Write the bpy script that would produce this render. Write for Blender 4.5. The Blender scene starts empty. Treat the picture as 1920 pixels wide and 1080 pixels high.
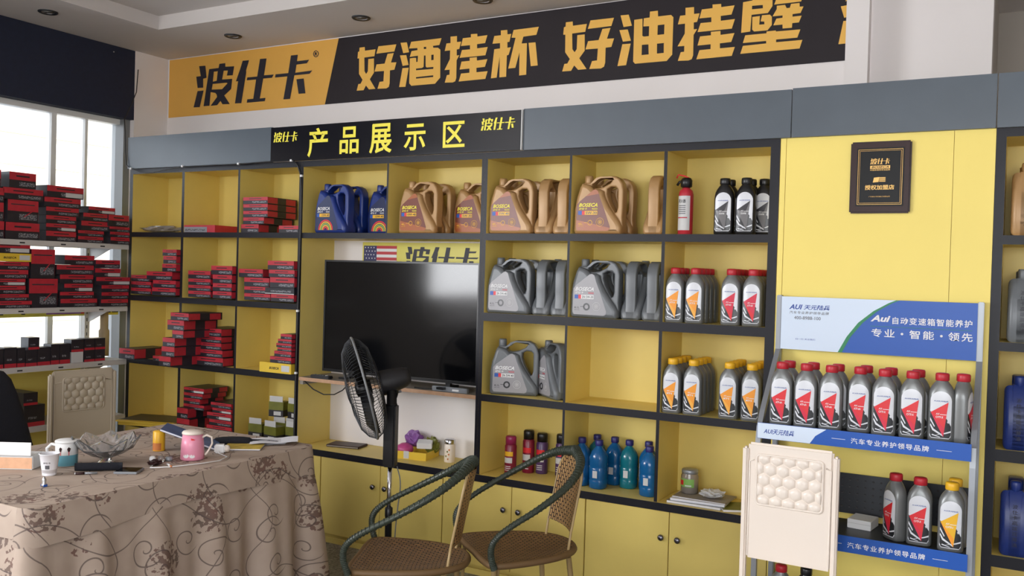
import bpy, bmesh, math, random
from mathutils import Vector, Matrix
random.seed(7)
PI=math.pi
C=bpy.context.scene.collection
S=bpy.context.scene
# ---------------- camera, world, light, exposure ----------------
cam=bpy.data.cameras.new('camera'); camo=bpy.data.objects.new('camera',cam); C.objects.link(camo); S.camera=camo
cam.sensor_width=36; cam.lens=1696.438*36/1920; cam.clip_start=.05
R_=(0.87259004,0.48762806,0.0283813); F_=(-0.48736857,0.87305148,-0.01590597); U_=(-0.03253453,0.00004724,0.99947061)
camo.matrix_world=Matrix(((R_[0],U_[0],-F_[0],5.0923),(R_[1],U_[1],-F_[1],-3.9758),(R_[2],U_[2],-F_[2],1.5508),(0,0,0,1)))
wd=bpy.data.worlds.new('sky'); S.world=wd; wd.use_nodes=True
wd.node_tree.nodes['Background'].inputs[0].default_value=(.86,.93,1,1)
wd.node_tree.nodes['Background'].inputs[1].default_value=5.2
def area(name,loc,rot,sx,sy,power,col=(1,1,1)):
    l=bpy.data.lights.new(name,'AREA'); l.shape='RECTANGLE'; l.size=sx; l.size_y=sy; l.energy=power; l.color=col
    o=bpy.data.objects.new(name,l); o.location=loc; o.rotation_euler=rot; C.objects.link(o); return o
area('window_daylight',(-.22,-5.2,1.9),(0,-PI/2,0),1.2,3.0,215,(.95,.97,1))
area('shopfront_daylight',(5.2,-6.85,1.9),(PI/2,0,0),3.4,1.3,70,(1,.98,.95))
S.view_settings.view_transform='Standard'; S.view_settings.look='None'; S.view_settings.gamma=1; S.view_settings.exposure=0.12
S.view_settings.use_curve_mapping=False
S.cycles.max_bounces=10; S.cycles.diffuse_bounces=4; S.cycles.glossy_bounces=3; S.cycles.transmission_bounces=10; S.cycles.transparent_max_bounces=8
S.cycles.sample_clamp_indirect=6; S.cycles.caustics_reflective=False; S.cycles.caustics_refractive=False
# ---------------- materials ----------------
def lin(c): return tuple(((v/255)/12.92 if v/255<=.04045 else ((v/255+.055)/1.055)**2.4) for v in c)
MT={}
def mat(n,c,rough=.5,metal=0,noise=0,nscale=20,bump=0,bscale=60,trans=0,spec=.5,emit=None,alpha=None,coat=0):
    m=bpy.data.materials.new(n); m.use_nodes=True; nt=m.node_tree; b=nt.nodes['Principled BSDF']
    c=lin(c); b.inputs['Base Color'].default_value=(*c,1); b.inputs['Roughness'].default_value=rough; b.inputs['Metallic'].default_value=metal
    b.inputs['Specular IOR Level'].default_value=spec; b.inputs['Transmission Weight'].default_value=trans; b.inputs['Coat Weight'].default_value=coat
    tc=None
    if noise:
        tc=nt.nodes.new('ShaderNodeTexCoord'); nz=nt.nodes.new('ShaderNodeTexNoise'); nz.inputs['Scale'].default_value=nscale; nz.inputs['Detail'].default_value=4
        nt.links.new(tc.outputs['Object'],nz.inputs['Vector'])
        r=nt.nodes.new('ShaderNodeValToRGB'); nt.links.new(nz.outputs['Fac'],r.inputs[0])
        r.color_ramp.elements[0].position=.3; r.color_ramp.elements[1].position=.7
        r.color_ramp.elements[0].color=(*[x*(1-noise) for x in c],1); r.color_ramp.elements[1].color=(*[min(1,x*(1+noise)) for x in c],1)
        nt.links.new(r.outputs[0],b.inputs['Base Color'])
    if bump:
        tc=tc or nt.nodes.new('ShaderNodeTexCoord'); n2=nt.nodes.new('ShaderNodeTexNoise'); n2.inputs['Scale'].default_value=bscale
        nt.links.new(tc.outputs['Object'],n2.inputs['Vector']); bp=nt.nodes.new('ShaderNodeBump'); bp.inputs['Strength'].default_value=bump; bp.inputs['Distance'].default_value=.002
        nt.links.new(n2.outputs['Fac'],bp.inputs['Height']); nt.links.new(bp.outputs[0],b.inputs['Normal'])
    if emit: b.inputs['Emission Color'].default_value=(*lin(emit[0]),1); b.inputs['Emission Strength'].default_value=emit[1]
    MT[n]=m; return m
mat('yellow',(226,202,112),.45,noise=.05,nscale=3)
mat('yellow_panel',(250,226,120),.5,noise=.03,nscale=2)
mat('charcoal',(24,24,32),.42,spec=.3,noise=.08,nscale=8)
mat('fascia',(76,86,96),.4,noise=.05,nscale=6,spec=.6)
mat('signblack',(24,24,30),.16,spec=.45)
mat('wallwhite',(236,230,228),.8,noise=.02,nscale=2)
mat('wallgrey',(178,170,160),.85,noise=.04,nscale=2)
mat('ceilwhite',(214,208,204),.85,noise=.02,nscale=1.5)
mat('navy',(26,34,56),.7,noise=.1,nscale=30)
mat('whiteframe',(232,232,230),.4)
mat('greyframe',(120,122,124),.4)
mat('rawwood',(190,150,118),.6,noise=.12,nscale=30)
mat('greywood',(150,142,132),.6,noise=.1,nscale=12)
mat('banner_yellow',(232,176,80),.55,noise=.03,nscale=5)
mat('banner_black',(38,32,36),.6,spec=.3,noise=.08,nscale=5)
mat('banner_gold',(240,186,84),.5)
mat('ink_black',(34,32,44),.5)
mat('sign_yellow',(250,236,70),.45)
mat('steel',(190,190,192),.3,metal=1)
mat('silverpaint',(150,154,160),.35,metal=.4)
mat('darksteel',(60,62,66),.4,metal=.6)
mat('gondola',(206,202,198),.45)
mat('hole',(40,38,40),.6)
mat('red',(184,44,58),.45,noise=.12,nscale=25)
mat('boxblack',(40,38,46),.4,noise=.15,nscale=25)
mat('boxdark',(44,52,60),.45)
mat('white',(235,235,235),.5)
mat('sticker',(205,205,205),.5)
mat('paper',(238,238,244),.7)
mat('cardboard',(170,150,120),.8,noise=.06,nscale=10)
mat('yellowbox',(232,196,60),.5)
mat('screen',(8,9,12),.10,spec=.4)
mat('bezel',(14,14,16),.3)
mat('plastic_black',(22,22,25),.35)
mat('plastic_dark',(34,34,38),.5)
mat('fabric_black',(22,24,34),.9,noise=.1,nscale=60)
mat('chrome',(210,210,215),.12,metal=1)
mat('knob',(120,118,125),.25,metal=1)
mat('gold',(176,138,92),.38,metal=.1,noise=.04,nscale=8)
mat('goldlabel',(118,56,38),.35)
mat('goldlabel2',(170,92,44),.35)
mat('jugblue',(26,50,124),.35)
mat('jugbluelab',(28,40,84),.35)
mat('jugsilver',(104,108,112),.36,metal=.05)
mat('jugsilverlab',(156,154,158),.35)
mat('bottle_grey',(122,124,124),.32,metal=.35)
mat('bottle_black',(24,24,26),.3)
mat('label_white',(222,224,230),.3)
mat('label_dark',(36,38,42),.3)
mat('label_grey',(110,108,110),.3)
mat('orange',(248,158,44),.4)
mat('orange2',(250,180,70),.4)
mat('redlabel',(216,40,70),.4)
mat('redlabel2',(224,44,52),.4)
mat('cap_red',(190,36,50),.4)
mat('cap_yellow',(240,184,40),.4)
mat('blue_sign',(22,84,176),.4)
mat('lightblue_sign',(214,228,246),.4)
mat('green_line',(30,130,80),.4)
mat('blue_ink',(50,80,160),.5)
mat('grey_ink',(90,90,96),.5)
mat('rust_ink',(200,120,60),.5)
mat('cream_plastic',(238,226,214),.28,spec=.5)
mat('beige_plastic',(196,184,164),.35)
mat('hoop',(50,58,48),.35,bump=.0)
mat('cane',(190,150,96),.5)
mat('cane_dark',(110,84,52),.55)
mat('tanmetal',(176,150,104),.4)
mat('plaque_wood',(50,28,28),.4,spec=.3)
mat('plaque_black',(16,16,18),.4,spec=.25)
mat('plaque_gold',(214,170,96),.35,metal=.4)
mat('flag_red',(196,52,60),.5); mat('flag_blue',(48,46,96),.5)
mat('flag_yellow',(226,214,90),.4)
mat('pink',(232,150,176),.3); mat('pinkdark',(200,80,140),.3); mat('purple',(140,90,160),.5); mat('magenta',(150,34,84),.3)
mat('teal',(110,176,196),.3); mat('sprayviolet',(84,58,104),.3)
mat('washer',(14,92,150),.15,spec=.5); mat('washer2',(20,112,128),.15,spec=.5); mat('cap_blue',(40,38,110),.4)
mat('glass_clear',(250,252,255),.04,trans=.9)
mat('olive',(112,114,40),.45,noise=.15,nscale=20)
mat('bag_clear',(200,190,180),.15,trans=.6)
mat('skin_tan',(226,176,140),.6,noise=.1,nscale=30)
mat('concrete',(220,214,200),.9)
mat('asphalt',(180,180,182),.9)
mat('tilecream',(214,200,176),.7)
mat('bluetarp',(90,140,180),.6)
mat('bluecover',(80,110,160),.4,noise=.25,nscale=20)
mat('magyellow',(196,170,80),.4,noise=.35,nscale=25)
mat('dlight',(150,146,140),.3)
mat('cable',(30,30,32),.5)
mat('label_green',(130,180,90),.5)
mat('jarfill',(150,110,80),.6,noise=.3,nscale=90)
mat('sprayred',(130,26,54),.3)
def floor_mat():
    m=mat('floor',(120,116,112),.35); nt=m.node_tree; b=nt.nodes['Principled BSDF']
    tc=nt.nodes.new('ShaderNodeTexCoord'); v=nt.nodes.new('ShaderNodeTexVoronoi'); v.inputs['Scale'].default_value=110
    n=nt.nodes.new('ShaderNodeTexNoise'); n.inputs['Scale'].default_value=60; n.inputs['Detail'].default_value=6
    mx=nt.nodes.new('ShaderNodeMix'); mx.data_type='FLOAT'; mx.inputs[0].default_value=.5
    r=nt.nodes.new('ShaderNodeValToRGB')
    nt.links.new(tc.outputs['Object'],v.inputs['Vector']); nt.links.new(tc.outputs['Object'],n.inputs['Vector'])
    nt.links.new(v.outputs['Color'],mx.inputs[2]); nt.links.new(n.outputs['Fac'],mx.inputs[3]); nt.links.new(mx.outputs[0],r.inputs[0])
    e=r.color_ramp.elements; e[0].position=.3; e[0].color=(*lin((62,60,64)),1); e[1].position=.7; e[1].color=(*lin((150,146,142)),1)
    nt.links.new(r.outputs[0],b.inputs['Base Color'])
floor_mat()
def pane_mat():
    m=bpy.data.materials.new('pane'); m.use_nodes=True; nt=m.node_tree; nt.nodes.clear()
    o=nt.nodes.new('ShaderNodeOutputMaterial'); t=nt.nodes.new('ShaderNodeBsdfTransparent'); g=nt.nodes.new('ShaderNodeBsdfGlossy'); g.inputs['Roughness'].default_value=.02
    f=nt.nodes.new('ShaderNodeFresnel'); f.inputs[0].default_value=1.4; x=nt.nodes.new('ShaderNodeMixShader')
    nt.links.new(f.outputs[0],x.inputs[0]); nt.links.new(t.outputs[0],x.inputs[1]); nt.links.new(g.outputs[0],x.inputs[2]); nt.links.new(x.outputs[0],o.inputs[0]); MT['pane']=m
pane_mat()
def weave_mat(n,c1,c2,sc):
    m=mat(n,c1,.45); nt=m.node_tree; b=nt.nodes['Principled BSDF']
    tc=nt.nodes.new('ShaderNodeTexCoord'); br=nt.nodes.new('ShaderNodeTexBrick'); br.inputs['Scale'].default_value=sc
    br.inputs['Color1'].default_value=(*lin(c1),1); br.inputs['Color2'].default_value=(*[v*.7 for v in lin(c1)],1); br.inputs['Mortar'].default_value=(*lin(c2),1)
    br.inputs['Mortar Size'].default_value=.055; br.inputs['Brick Width'].default_value=.5; br.inputs['Row Height'].default_value=.22; br.inputs['Mortar Smooth'].default_value=.6
    nt.links.new(tc.outputs['UV'],br.inputs['Vector']); nt.links.new(br.outputs['Color'],b.inputs['Base Color'])
    bp=nt.nodes.new('ShaderNodeBump'); bp.invert=True; bp.inputs['Strength'].default_value=.8; bp.inputs['Distance'].default_value=.004
    nt.links.new(br.outputs['Fac'],bp.inputs['Height']); nt.links.new(bp.outputs[0],b.inputs['Normal'])
weave_mat('weave',(196,152,96),(52,34,22),17)
weave_mat('weave_seat',(160,122,76),(36,24,16),17)
def cloth_mat():
    m=mat('tablecloth',(206,184,164),.75); nt=m.node_tree; b=nt.nodes['Principled BSDF']; N=nt.nodes.new; L=nt.links.new
    def M(op,a,b_=None,c=None):
        n=N('ShaderNodeMath'); n.operation=op
        for i,v in enumerate((a,b_,c)):
            if v is None: continue
            if isinstance(v,(int,float)): n.inputs[i].default_value=v
            else: L(v,n.inputs[i])
        return n.outputs[0]
    uv=N('ShaderNodeTexCoord').outputs['UV']
    nz=N('ShaderNodeTexNoise'); nz.inputs['Scale'].default_value=2.2; L(uv,nz.inputs['Vector'])
    va=N('ShaderNodeVectorMath'); va.operation='MULTIPLY_ADD'; L(nz.outputs['Color'],va.inputs[0]); va.inputs[1].default_value=(.10,.10,0); L(uv,va.inputs[2])
    sp=N('ShaderNodeSeparateXYZ'); L(va.outputs[0],sp.inputs[0]); X,Y=sp.outputs[0],sp.outputs[1]
    lines=[]
    def spiral(cell,ox,oy,k,sgn,rmax,w):
        x=M('MULTIPLY',M('SUBTRACT',M('FRACT',M('ADD',M('DIVIDE',X,cell),ox)),.5),cell)
        y=M('MULTIPLY',M('SUBTRACT',M('FRACT',M('ADD',M('DIVIDE',Y,cell),oy)),.5),cell)
        r=M('SQRT',M('ADD',M('MULTIPLY',x,x),M('MULTIPLY',y,y))); th=M('DIVIDE',M('ARCTAN2',y,x),2*PI*sgn)
        f=M('FRACT',M('ADD',th,M('MULTIPLY',r,k)))
        d=M('ABSOLUTE',M('SUBTRACT',f,.5)); ln=M('LESS_THAN',d,w); return M('MULTIPLY',ln,M('LESS_THAN',r,rmax)),r
    s1,_=spiral(.21,0,0,22,1,.062,.055); s2,_=spiral(.27,.37,.61,20,-1,.070,.05)
    wv=M('ABSOLUTE',M('SUBTRACT',M('FRACT',M('DIVIDE',M('ADD',X,M('MULTIPLY',M('SINE',M('MULTIPLY',Y,16)),.05)),.24)),.5)); st=M('LESS_THAN',wv,.009)
    wv2=M('ABSOLUTE',M('SUBTRACT',M('FRACT',M('DIVIDE',M('ADD',Y,M('MULTIPLY',M('SINE',M('MULTIPLY',X,12)),.06)),.38)),.5)); st2=M('LESS_THAN',wv2,.006)
    vine=M('MAXIMUM',M('MAXIMUM',s1,s2),M('MAXIMUM',st,st2))
    vo=N('ShaderNodeTexVoronoi'); vo.inputs['Scale'].default_value=4.2; L(uv,vo.inputs['Vector'])
    clump=M('LESS_THAN',vo.outputs['Distance'],.34)
    n2=N('ShaderNodeTexNoise'); n2.inputs['Scale'].default_value=48; n2.inputs['Detail'].default_value=3; L(uv,n2.inputs['Vector'])
    leaf=M('MULTIPLY',clump,M('GREATER_THAN',n2.outputs['Fac'],M('ADD',.36,M('MULTIPLY',vo.outputs['Distance'],.62))))
    n3=N('ShaderNodeTexNoise'); n3.inputs['Scale'].default_value=12; L(uv,n3.inputs['Vector'])
    def mix(f,a,bb):
        x=N('ShaderNodeMix'); x.data_type='RGBA'; L(f,x.inputs[0])
        for i,v in ((6,a),(7,bb)):
            if isinstance(v,tuple): x.inputs[i].default_value=(*lin(v),1)
            else: L(v,x.inputs[i])
        return x.outputs[2]
    base=mix(n3.outputs['Fac'],(168,148,134),(190,172,156))
    fl=mix(n3.outputs['Fac'],(70,82,72),(124,70,64))
    c=mix(M('MULTIPLY',leaf,.85),base,fl); c=mix(M('MULTIPLY',vine,.8),c,(92,78,74)); L(c,b.inputs['Base Color'])
cloth_mat()
def boxtext_mat():
    m=mat('boxtext',(60,60,68),.45); nt=m.node_tree; b=nt.nodes['Principled BSDF']; N=nt.nodes.new; L=nt.links.new
    tc=N('ShaderNodeTexCoord'); mp=N('ShaderNodeMapping'); mp.inputs['Scale'].default_value=(1,1,1.1); L(tc.outputs['Object'],mp.inputs[0])
    n=N('ShaderNodeTexNoise'); n.inputs['Scale'].default_value=170; L(mp.outputs[0],n.inputs['Vector'])
    r=N('ShaderNodeValToRGB'); r.color_ramp.elements[0].position=.48; r.color_ramp.elements[1].position=.56
    r.color_ramp.elements[0].color=(*lin((50,52,62)),1); r.color_ramp.elements[1].color=(*lin((150,150,156)),1); L(n.outputs['Fac'],r.inputs[0]); L(r.outputs[0],b.inputs['Base Color'])
boxtext_mat()
# ---------------- mesh helpers ----------------
class MB:
    def __init__(s): s.v=[];s.f=[];s.m=[];s.mats=[];s.uv=[];s.sm=[]
    def mi(s,k):
        if k not in s.mats: s.mats.append(k)
        return s.mats.index(k)
    def add(s,vs,fs,m,uvs=None,smooth=False):
        o=len(s.v); s.v+= [tuple(p) for p in vs]; i=s.mi(m) if isinstance(m,str) else None
        for k,f in enumerate(fs):
            s.f.append(tuple(o+a for a in f)); s.m.append(i if i is not None else s.mi(m[k])); s.sm.append(smooth)
            s.uv.append([uvs[a] for a in f] if uvs else None)
    def box(s,x0,x1,y0,y1,z0,z1,m,front=None,top=None,back=None,left=None,right=None,bottom=None):
        vs=[(x0,y0,z0),(x1,y0,z0),(x1,y1,z0),(x0,y1,z0),(x0,y0,z1),(x1,y0,z1),(x1,y1,z1),(x0,y1,z1)]
        s.add(vs,[(0,1,5,4),(4,5,6,7),(2,3,7,6),(3,0,4,7),(1,2,6,5),(3,2,1,0)],[front or m,top or m,back or m,left or m,right or m,bottom or m])
        return s
    def bev(s,x0,x1,y0,y1,z0,z1,m,b=.004):
        bm=bmesh.new(); r=bmesh.ops.create_cube(bm,size=1)
        bmesh.ops.scale(bm,vec=(x1-x0,y1-y0,z1-z0),verts=bm.verts); bmesh.ops.translate(bm,vec=((x0+x1)/2,(y0+y1)/2,(z0+z1)/2),verts=bm.verts)
        bmesh.ops.bevel(bm,geom=bm.edges[:],offset=b,segments=2,affect='EDGES'); bm.verts.ensure_lookup_table()
        s.add([v.co[:] for v in bm.verts],[[v.index for v in f.verts] for f in bm.faces],m,smooth=False); bm.free(); return s
    def lathe(s,prof,m,c=(0,0,0),n=20,cap=True,axis=None,ridges=0):
        vs=[];fs=[];ms=[]
        A=Matrix.Identity(3) if axis is None else Vector((0,0,1)).rotation_difference(Vector(axis)).to_matrix()
        for (r,z,*k) in prof:
            for i in range(n):
                rr=r*(1+(ridges if i%2 else 0)); a=2*PI*i/n; p=A@Vector((rr*math.cos(a),rr*math.sin(a),z)); vs.append((p.x+c[0],p.y+c[1],p.z+c[2]))
        for j in range(len(prof)-1):
            k=prof[j+1][2] if len(prof[j+1])>2 else m
            for i in range(n): fs.append((j*n+i,j*n+(i+1)%n,(j+1)*n+(i+1)%n,(j+1)*n+i)); ms.append(k)
        if cap:
            fs.append(tuple(reversed(range(n)))); ms.append(prof[0][2] if len(prof[0])>2 else m)
            fs.append(tuple((len(prof)-1)*n+i for i in range(n))); ms.append(prof[-1][2] if len(prof[-1])>2 else m)
        s.add(vs,fs,ms,smooth=True); return s
    def tube(s,path,r,m,n=8,closed=False,uvs=False):
        P=[Vector(p) for p in path]; N=len(P); rr=r if isinstance(r,(list,tuple)) else [r]*N
        vs=[];fs=[];up=None
        for i in range(N):
            a=P[(i-1)%N] if (i>0 or closed) else P[i]; b=P[(i+1)%N] if (i<N-1 or closed) else P[i]
            t=(b-a).normalized()
            if up is None:
                up=Vector((0,0,1)) if abs(t.z)<.9 else Vector((1,0,0))
            x=t.cross(up)
            if x.length<1e-6: x=t.orthogonal()
            x.normalize(); y=x.cross(t).normalized(); up=y
            for k in range(n):
                q=2*PI*k/n; p=P[i]+x*math.cos(q)*rr[i]+y*math.sin(q)*rr[i]; vs.append(p[:])
        for i in range(N if closed else N-1):
            j=(i+1)%N
            for k in range(n): fs.append((i*n+k,i*n+(k+1)%n,j*n+(k+1)%n,j*n+k))
        if not closed: fs+= [tuple(range(n)),tuple((N-1)*n+k for k in reversed(range(n)))]
        s.add(vs,fs,m,smooth=True); return s
    def loft(s,secs,m,n=28,cap=True):
        """secs: (z,hw,hd,expo,cx,cy)"""
        vs=[];fs=[];ms=[]
        for q in secs:
            z,hw,hd,e=q[:4]; cx,cy=(q[4],q[5]) if len(q)>5 else (0,0)
            for i in range(n):
                a=2*PI*i/n; c,t=math.cos(a),math.sin(a)
                vs.append((cx+hw*math.copysign(abs(c)**(2/e),c),cy+hd*math.copysign(abs(t)**(2/e),t),z))
        for j in range(len(secs)-1):
            for i in range(n): fs.append((j*n+i,j*n+(i+1)%n,(j+1)*n+(i+1)%n,(j+1)*n+i))
        if cap: fs+=[tuple(reversed(range(n))),tuple((len(secs)-1)*n+i for i in range(n))]
        s.add(vs,fs,m,smooth=True); return s
    def flat(s,pm,m,o=(0,0,0),ux=(1,0,0),uy=(0,0,1),sc=1):
        """pm=(verts2d,faces) placed on a plane"""
        O=Vector(o);X=Vector(ux);Y=Vector(uy)
        s.add([(O+X*(p[0]*sc)+Y*(p[1]*sc))[:] for p in pm[0]],pm[1],m); return s
    def mesh(s,name='m'):
        me=bpy.data.meshes.new(name); me.from_pydata(s.v,[],s.f)
        for k in s.mats: me.materials.append(MT[k])
        me.polygons.foreach_set('material_index',s.m); me.polygons.foreach_set('use_smooth',s.sm)
        if any(s.uv):
            l=me.uv_layers.new(name='UVMap'); d=[]
            for f,u in zip(s.f,s.uv):
                for i in range(len(f)): d+= list(u[i]) if u else [0,0]
            l.data.foreach_set('uv',d)
        me.update(); return me
def O(name,mb,parent=None,loc=None,rot=None,smooth_angle=None,**props):
    me=mb.mesh(name) if isinstance(mb,MB) else mb
    if smooth_angle and hasattr(me,'set_sharp_from_angle'):
        me.polygons.foreach_set('use_smooth',[True]*len(me.polygons)); me.set_sharp_from_angle(angle=math.radians(smooth_angle))
    o=bpy.data.objects.new(name,me); C.objects.link(o)
    if parent: o.parent=parent
    if loc: o.location=loc
    if rot: o.rotation_euler=rot
    for k,v in props.items(): o[k]=v
    return o
def T(name,label,cat,loc=(0,0,0),rz=0,group=None):
    o=bpy.data.objects.new(name,None); o.empty_display_size=.05; C.objects.link(o); o.location=loc; o.rotation_euler=(0,0,rz); o['label']=label; o['category']=cat
    if group: o['group']=group
    return o
def tag(o,label,cat,group=None):
    o['label']=label;o['category']=cat
    if group:o['group']=group
    return o
def ST(name,mb,**k): return O(name,mb,kind='structure',**k)
def dup(root,loc,rz=None,label=None,group=None):
    r=root.copy(); C.objects.link(r); r.location=loc
    if rz is not None: r.rotation_euler=(0,0,rz)
    if label: r['label']=label
    if group: r['group']=group
    for ch in list(root.children):
        c=ch.copy(); C.objects.link(c); c.parent=r
        for g in list(ch.children):
            d=g.copy(); C.objects.link(d); d.parent=c
    return r
def fix(me):
    bm=bmesh.new(); bm.from_mesh(me); vs=[v.co[:2] for v in bm.verts]; bm.verts.index_update(); fs=[[v.index for v in f.verts] for f in bm.faces]; bm.free(); return vs,fs
def poly(polys,sc=1.0):
    cu=bpy.data.curves.new('p','CURVE'); cu.dimensions='2D'; cu.fill_mode='BOTH'
    for P in polys:
        sp=cu.splines.new('POLY'); sp.points.add(len(P)-1)
        for i,p in enumerate(P): sp.points[i].co=(p[0]*sc,p[1]*sc,0,1)
        sp.use_cyclic_u=True
    ob=bpy.data.objects.new('p',cu); me=bpy.data.meshes.new_from_object(ob); r=fix(me)
    bpy.data.objects.remove(ob); bpy.data.meshes.remove(me); bpy.data.curves.remove(cu); return r
def solid(polys,ext,bev,seg=3):
    """outline (with holes) extruded symmetrically with rounded rim; local XY -> returns verts3 (x, depth, y)"""
    cu=bpy.data.curves.new('p','CURVE'); cu.dimensions='2D'; cu.fill_mode='BOTH'; cu.extrude=ext-bev; cu.bevel_depth=bev; cu.bevel_resolution=seg; cu.offset=-bev
    for P in polys:
        sp=cu.splines.new('POLY'); sp.points.add(len(P)-1)
        for i,p in enumerate(P): sp.points[i].co=(p[0],p[1],0,1)
        sp.use_cyclic_u=True
    ob=bpy.data.objects.new('p',cu); me=bpy.data.meshes.new_from_object(ob)
    vs=[(v.co.x,-v.co.z,v.co.y) for v in me.vertices]; fs=[tuple(p.vertices) for p in me.polygons]
    bpy.data.objects.remove(ob); bpy.data.meshes.remove(me); bpy.data.curves.remove(cu); return vs,fs
_tx={}
def txt(s,bold=0,shear=0,align='CENTER',space=1,res=2):
    k=(s,bold,shear,align,space,res)
    if k in _tx: return _tx[k]
    cu=bpy.data.curves.new('t','FONT'); cu.body=s; cu.offset=bold; cu.shear=shear; cu.align_x=align; cu.space_character=space; cu.resolution_u=res; cu.fill_mode='FRONT'
    ob=bpy.data.objects.new('t',cu); me=bpy.data.meshes.new_from_object(ob); r=fix(me)
    bpy.data.objects.remove(ob); bpy.data.meshes.remove(me); bpy.data.curves.remove(cu); _tx[k]=r; return r
def fit(pm,x0,x1,y0,y1):
    """scale 2D geometry into a rectangle"""
    vs=pm[0]
    if not vs: return pm
    a=min(v[0] for v in vs);b=max(v[0] for v in vs);c=min(v[1] for v in vs);d=max(v[1] for v in vs)
    sx=(x1-x0)/max(1e-9,b-a); sy=(y1-y0)/max(1e-9,d-c)
    return [(x0+(v[0]-a)*sx,y0+(v[1]-c)*sy) for v in vs],pm[1]
def rect(x0,x1,y0,y1): return [(x0,y0),(x1,y0),(x1,y1),(x0,y1)],[(0,1,2,3)]
def drape(pm,fn,off,step=.012):
    bm=bmesh.new(); V=[bm.verts.new((v[0],0,v[1])) for v in pm[0]]
    for f in pm[1]:
        try: bm.faces.new([V[i] for i in f])
        except ValueError: pass
    xs=[v[0] for v in pm[0]]; zs=[v[1] for v in pm[0]]
    for lo,hi,no,i in ((min(xs),max(xs),(1,0,0),0),(min(zs),max(zs),(0,0,1),2)):
        st=step if i==0 else step*2; k=math.floor(lo/st)+1
        while k*st<hi:
            co=[0,0,0]; co[i]=k*st; bmesh.ops.bisect_plane(bm,geom=bm.verts[:]+bm.edges[:]+bm.faces[:],plane_co=co,plane_no=no); k+=1
    for v in bm.verts: v.co.y=fn(v.co.x,v.co.z)-off
    bm.verts.index_update(); r=[v.co[:] for v in bm.verts],[[v.index for v in f.verts] for f in bm.faces]; bm.free(); return r
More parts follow.
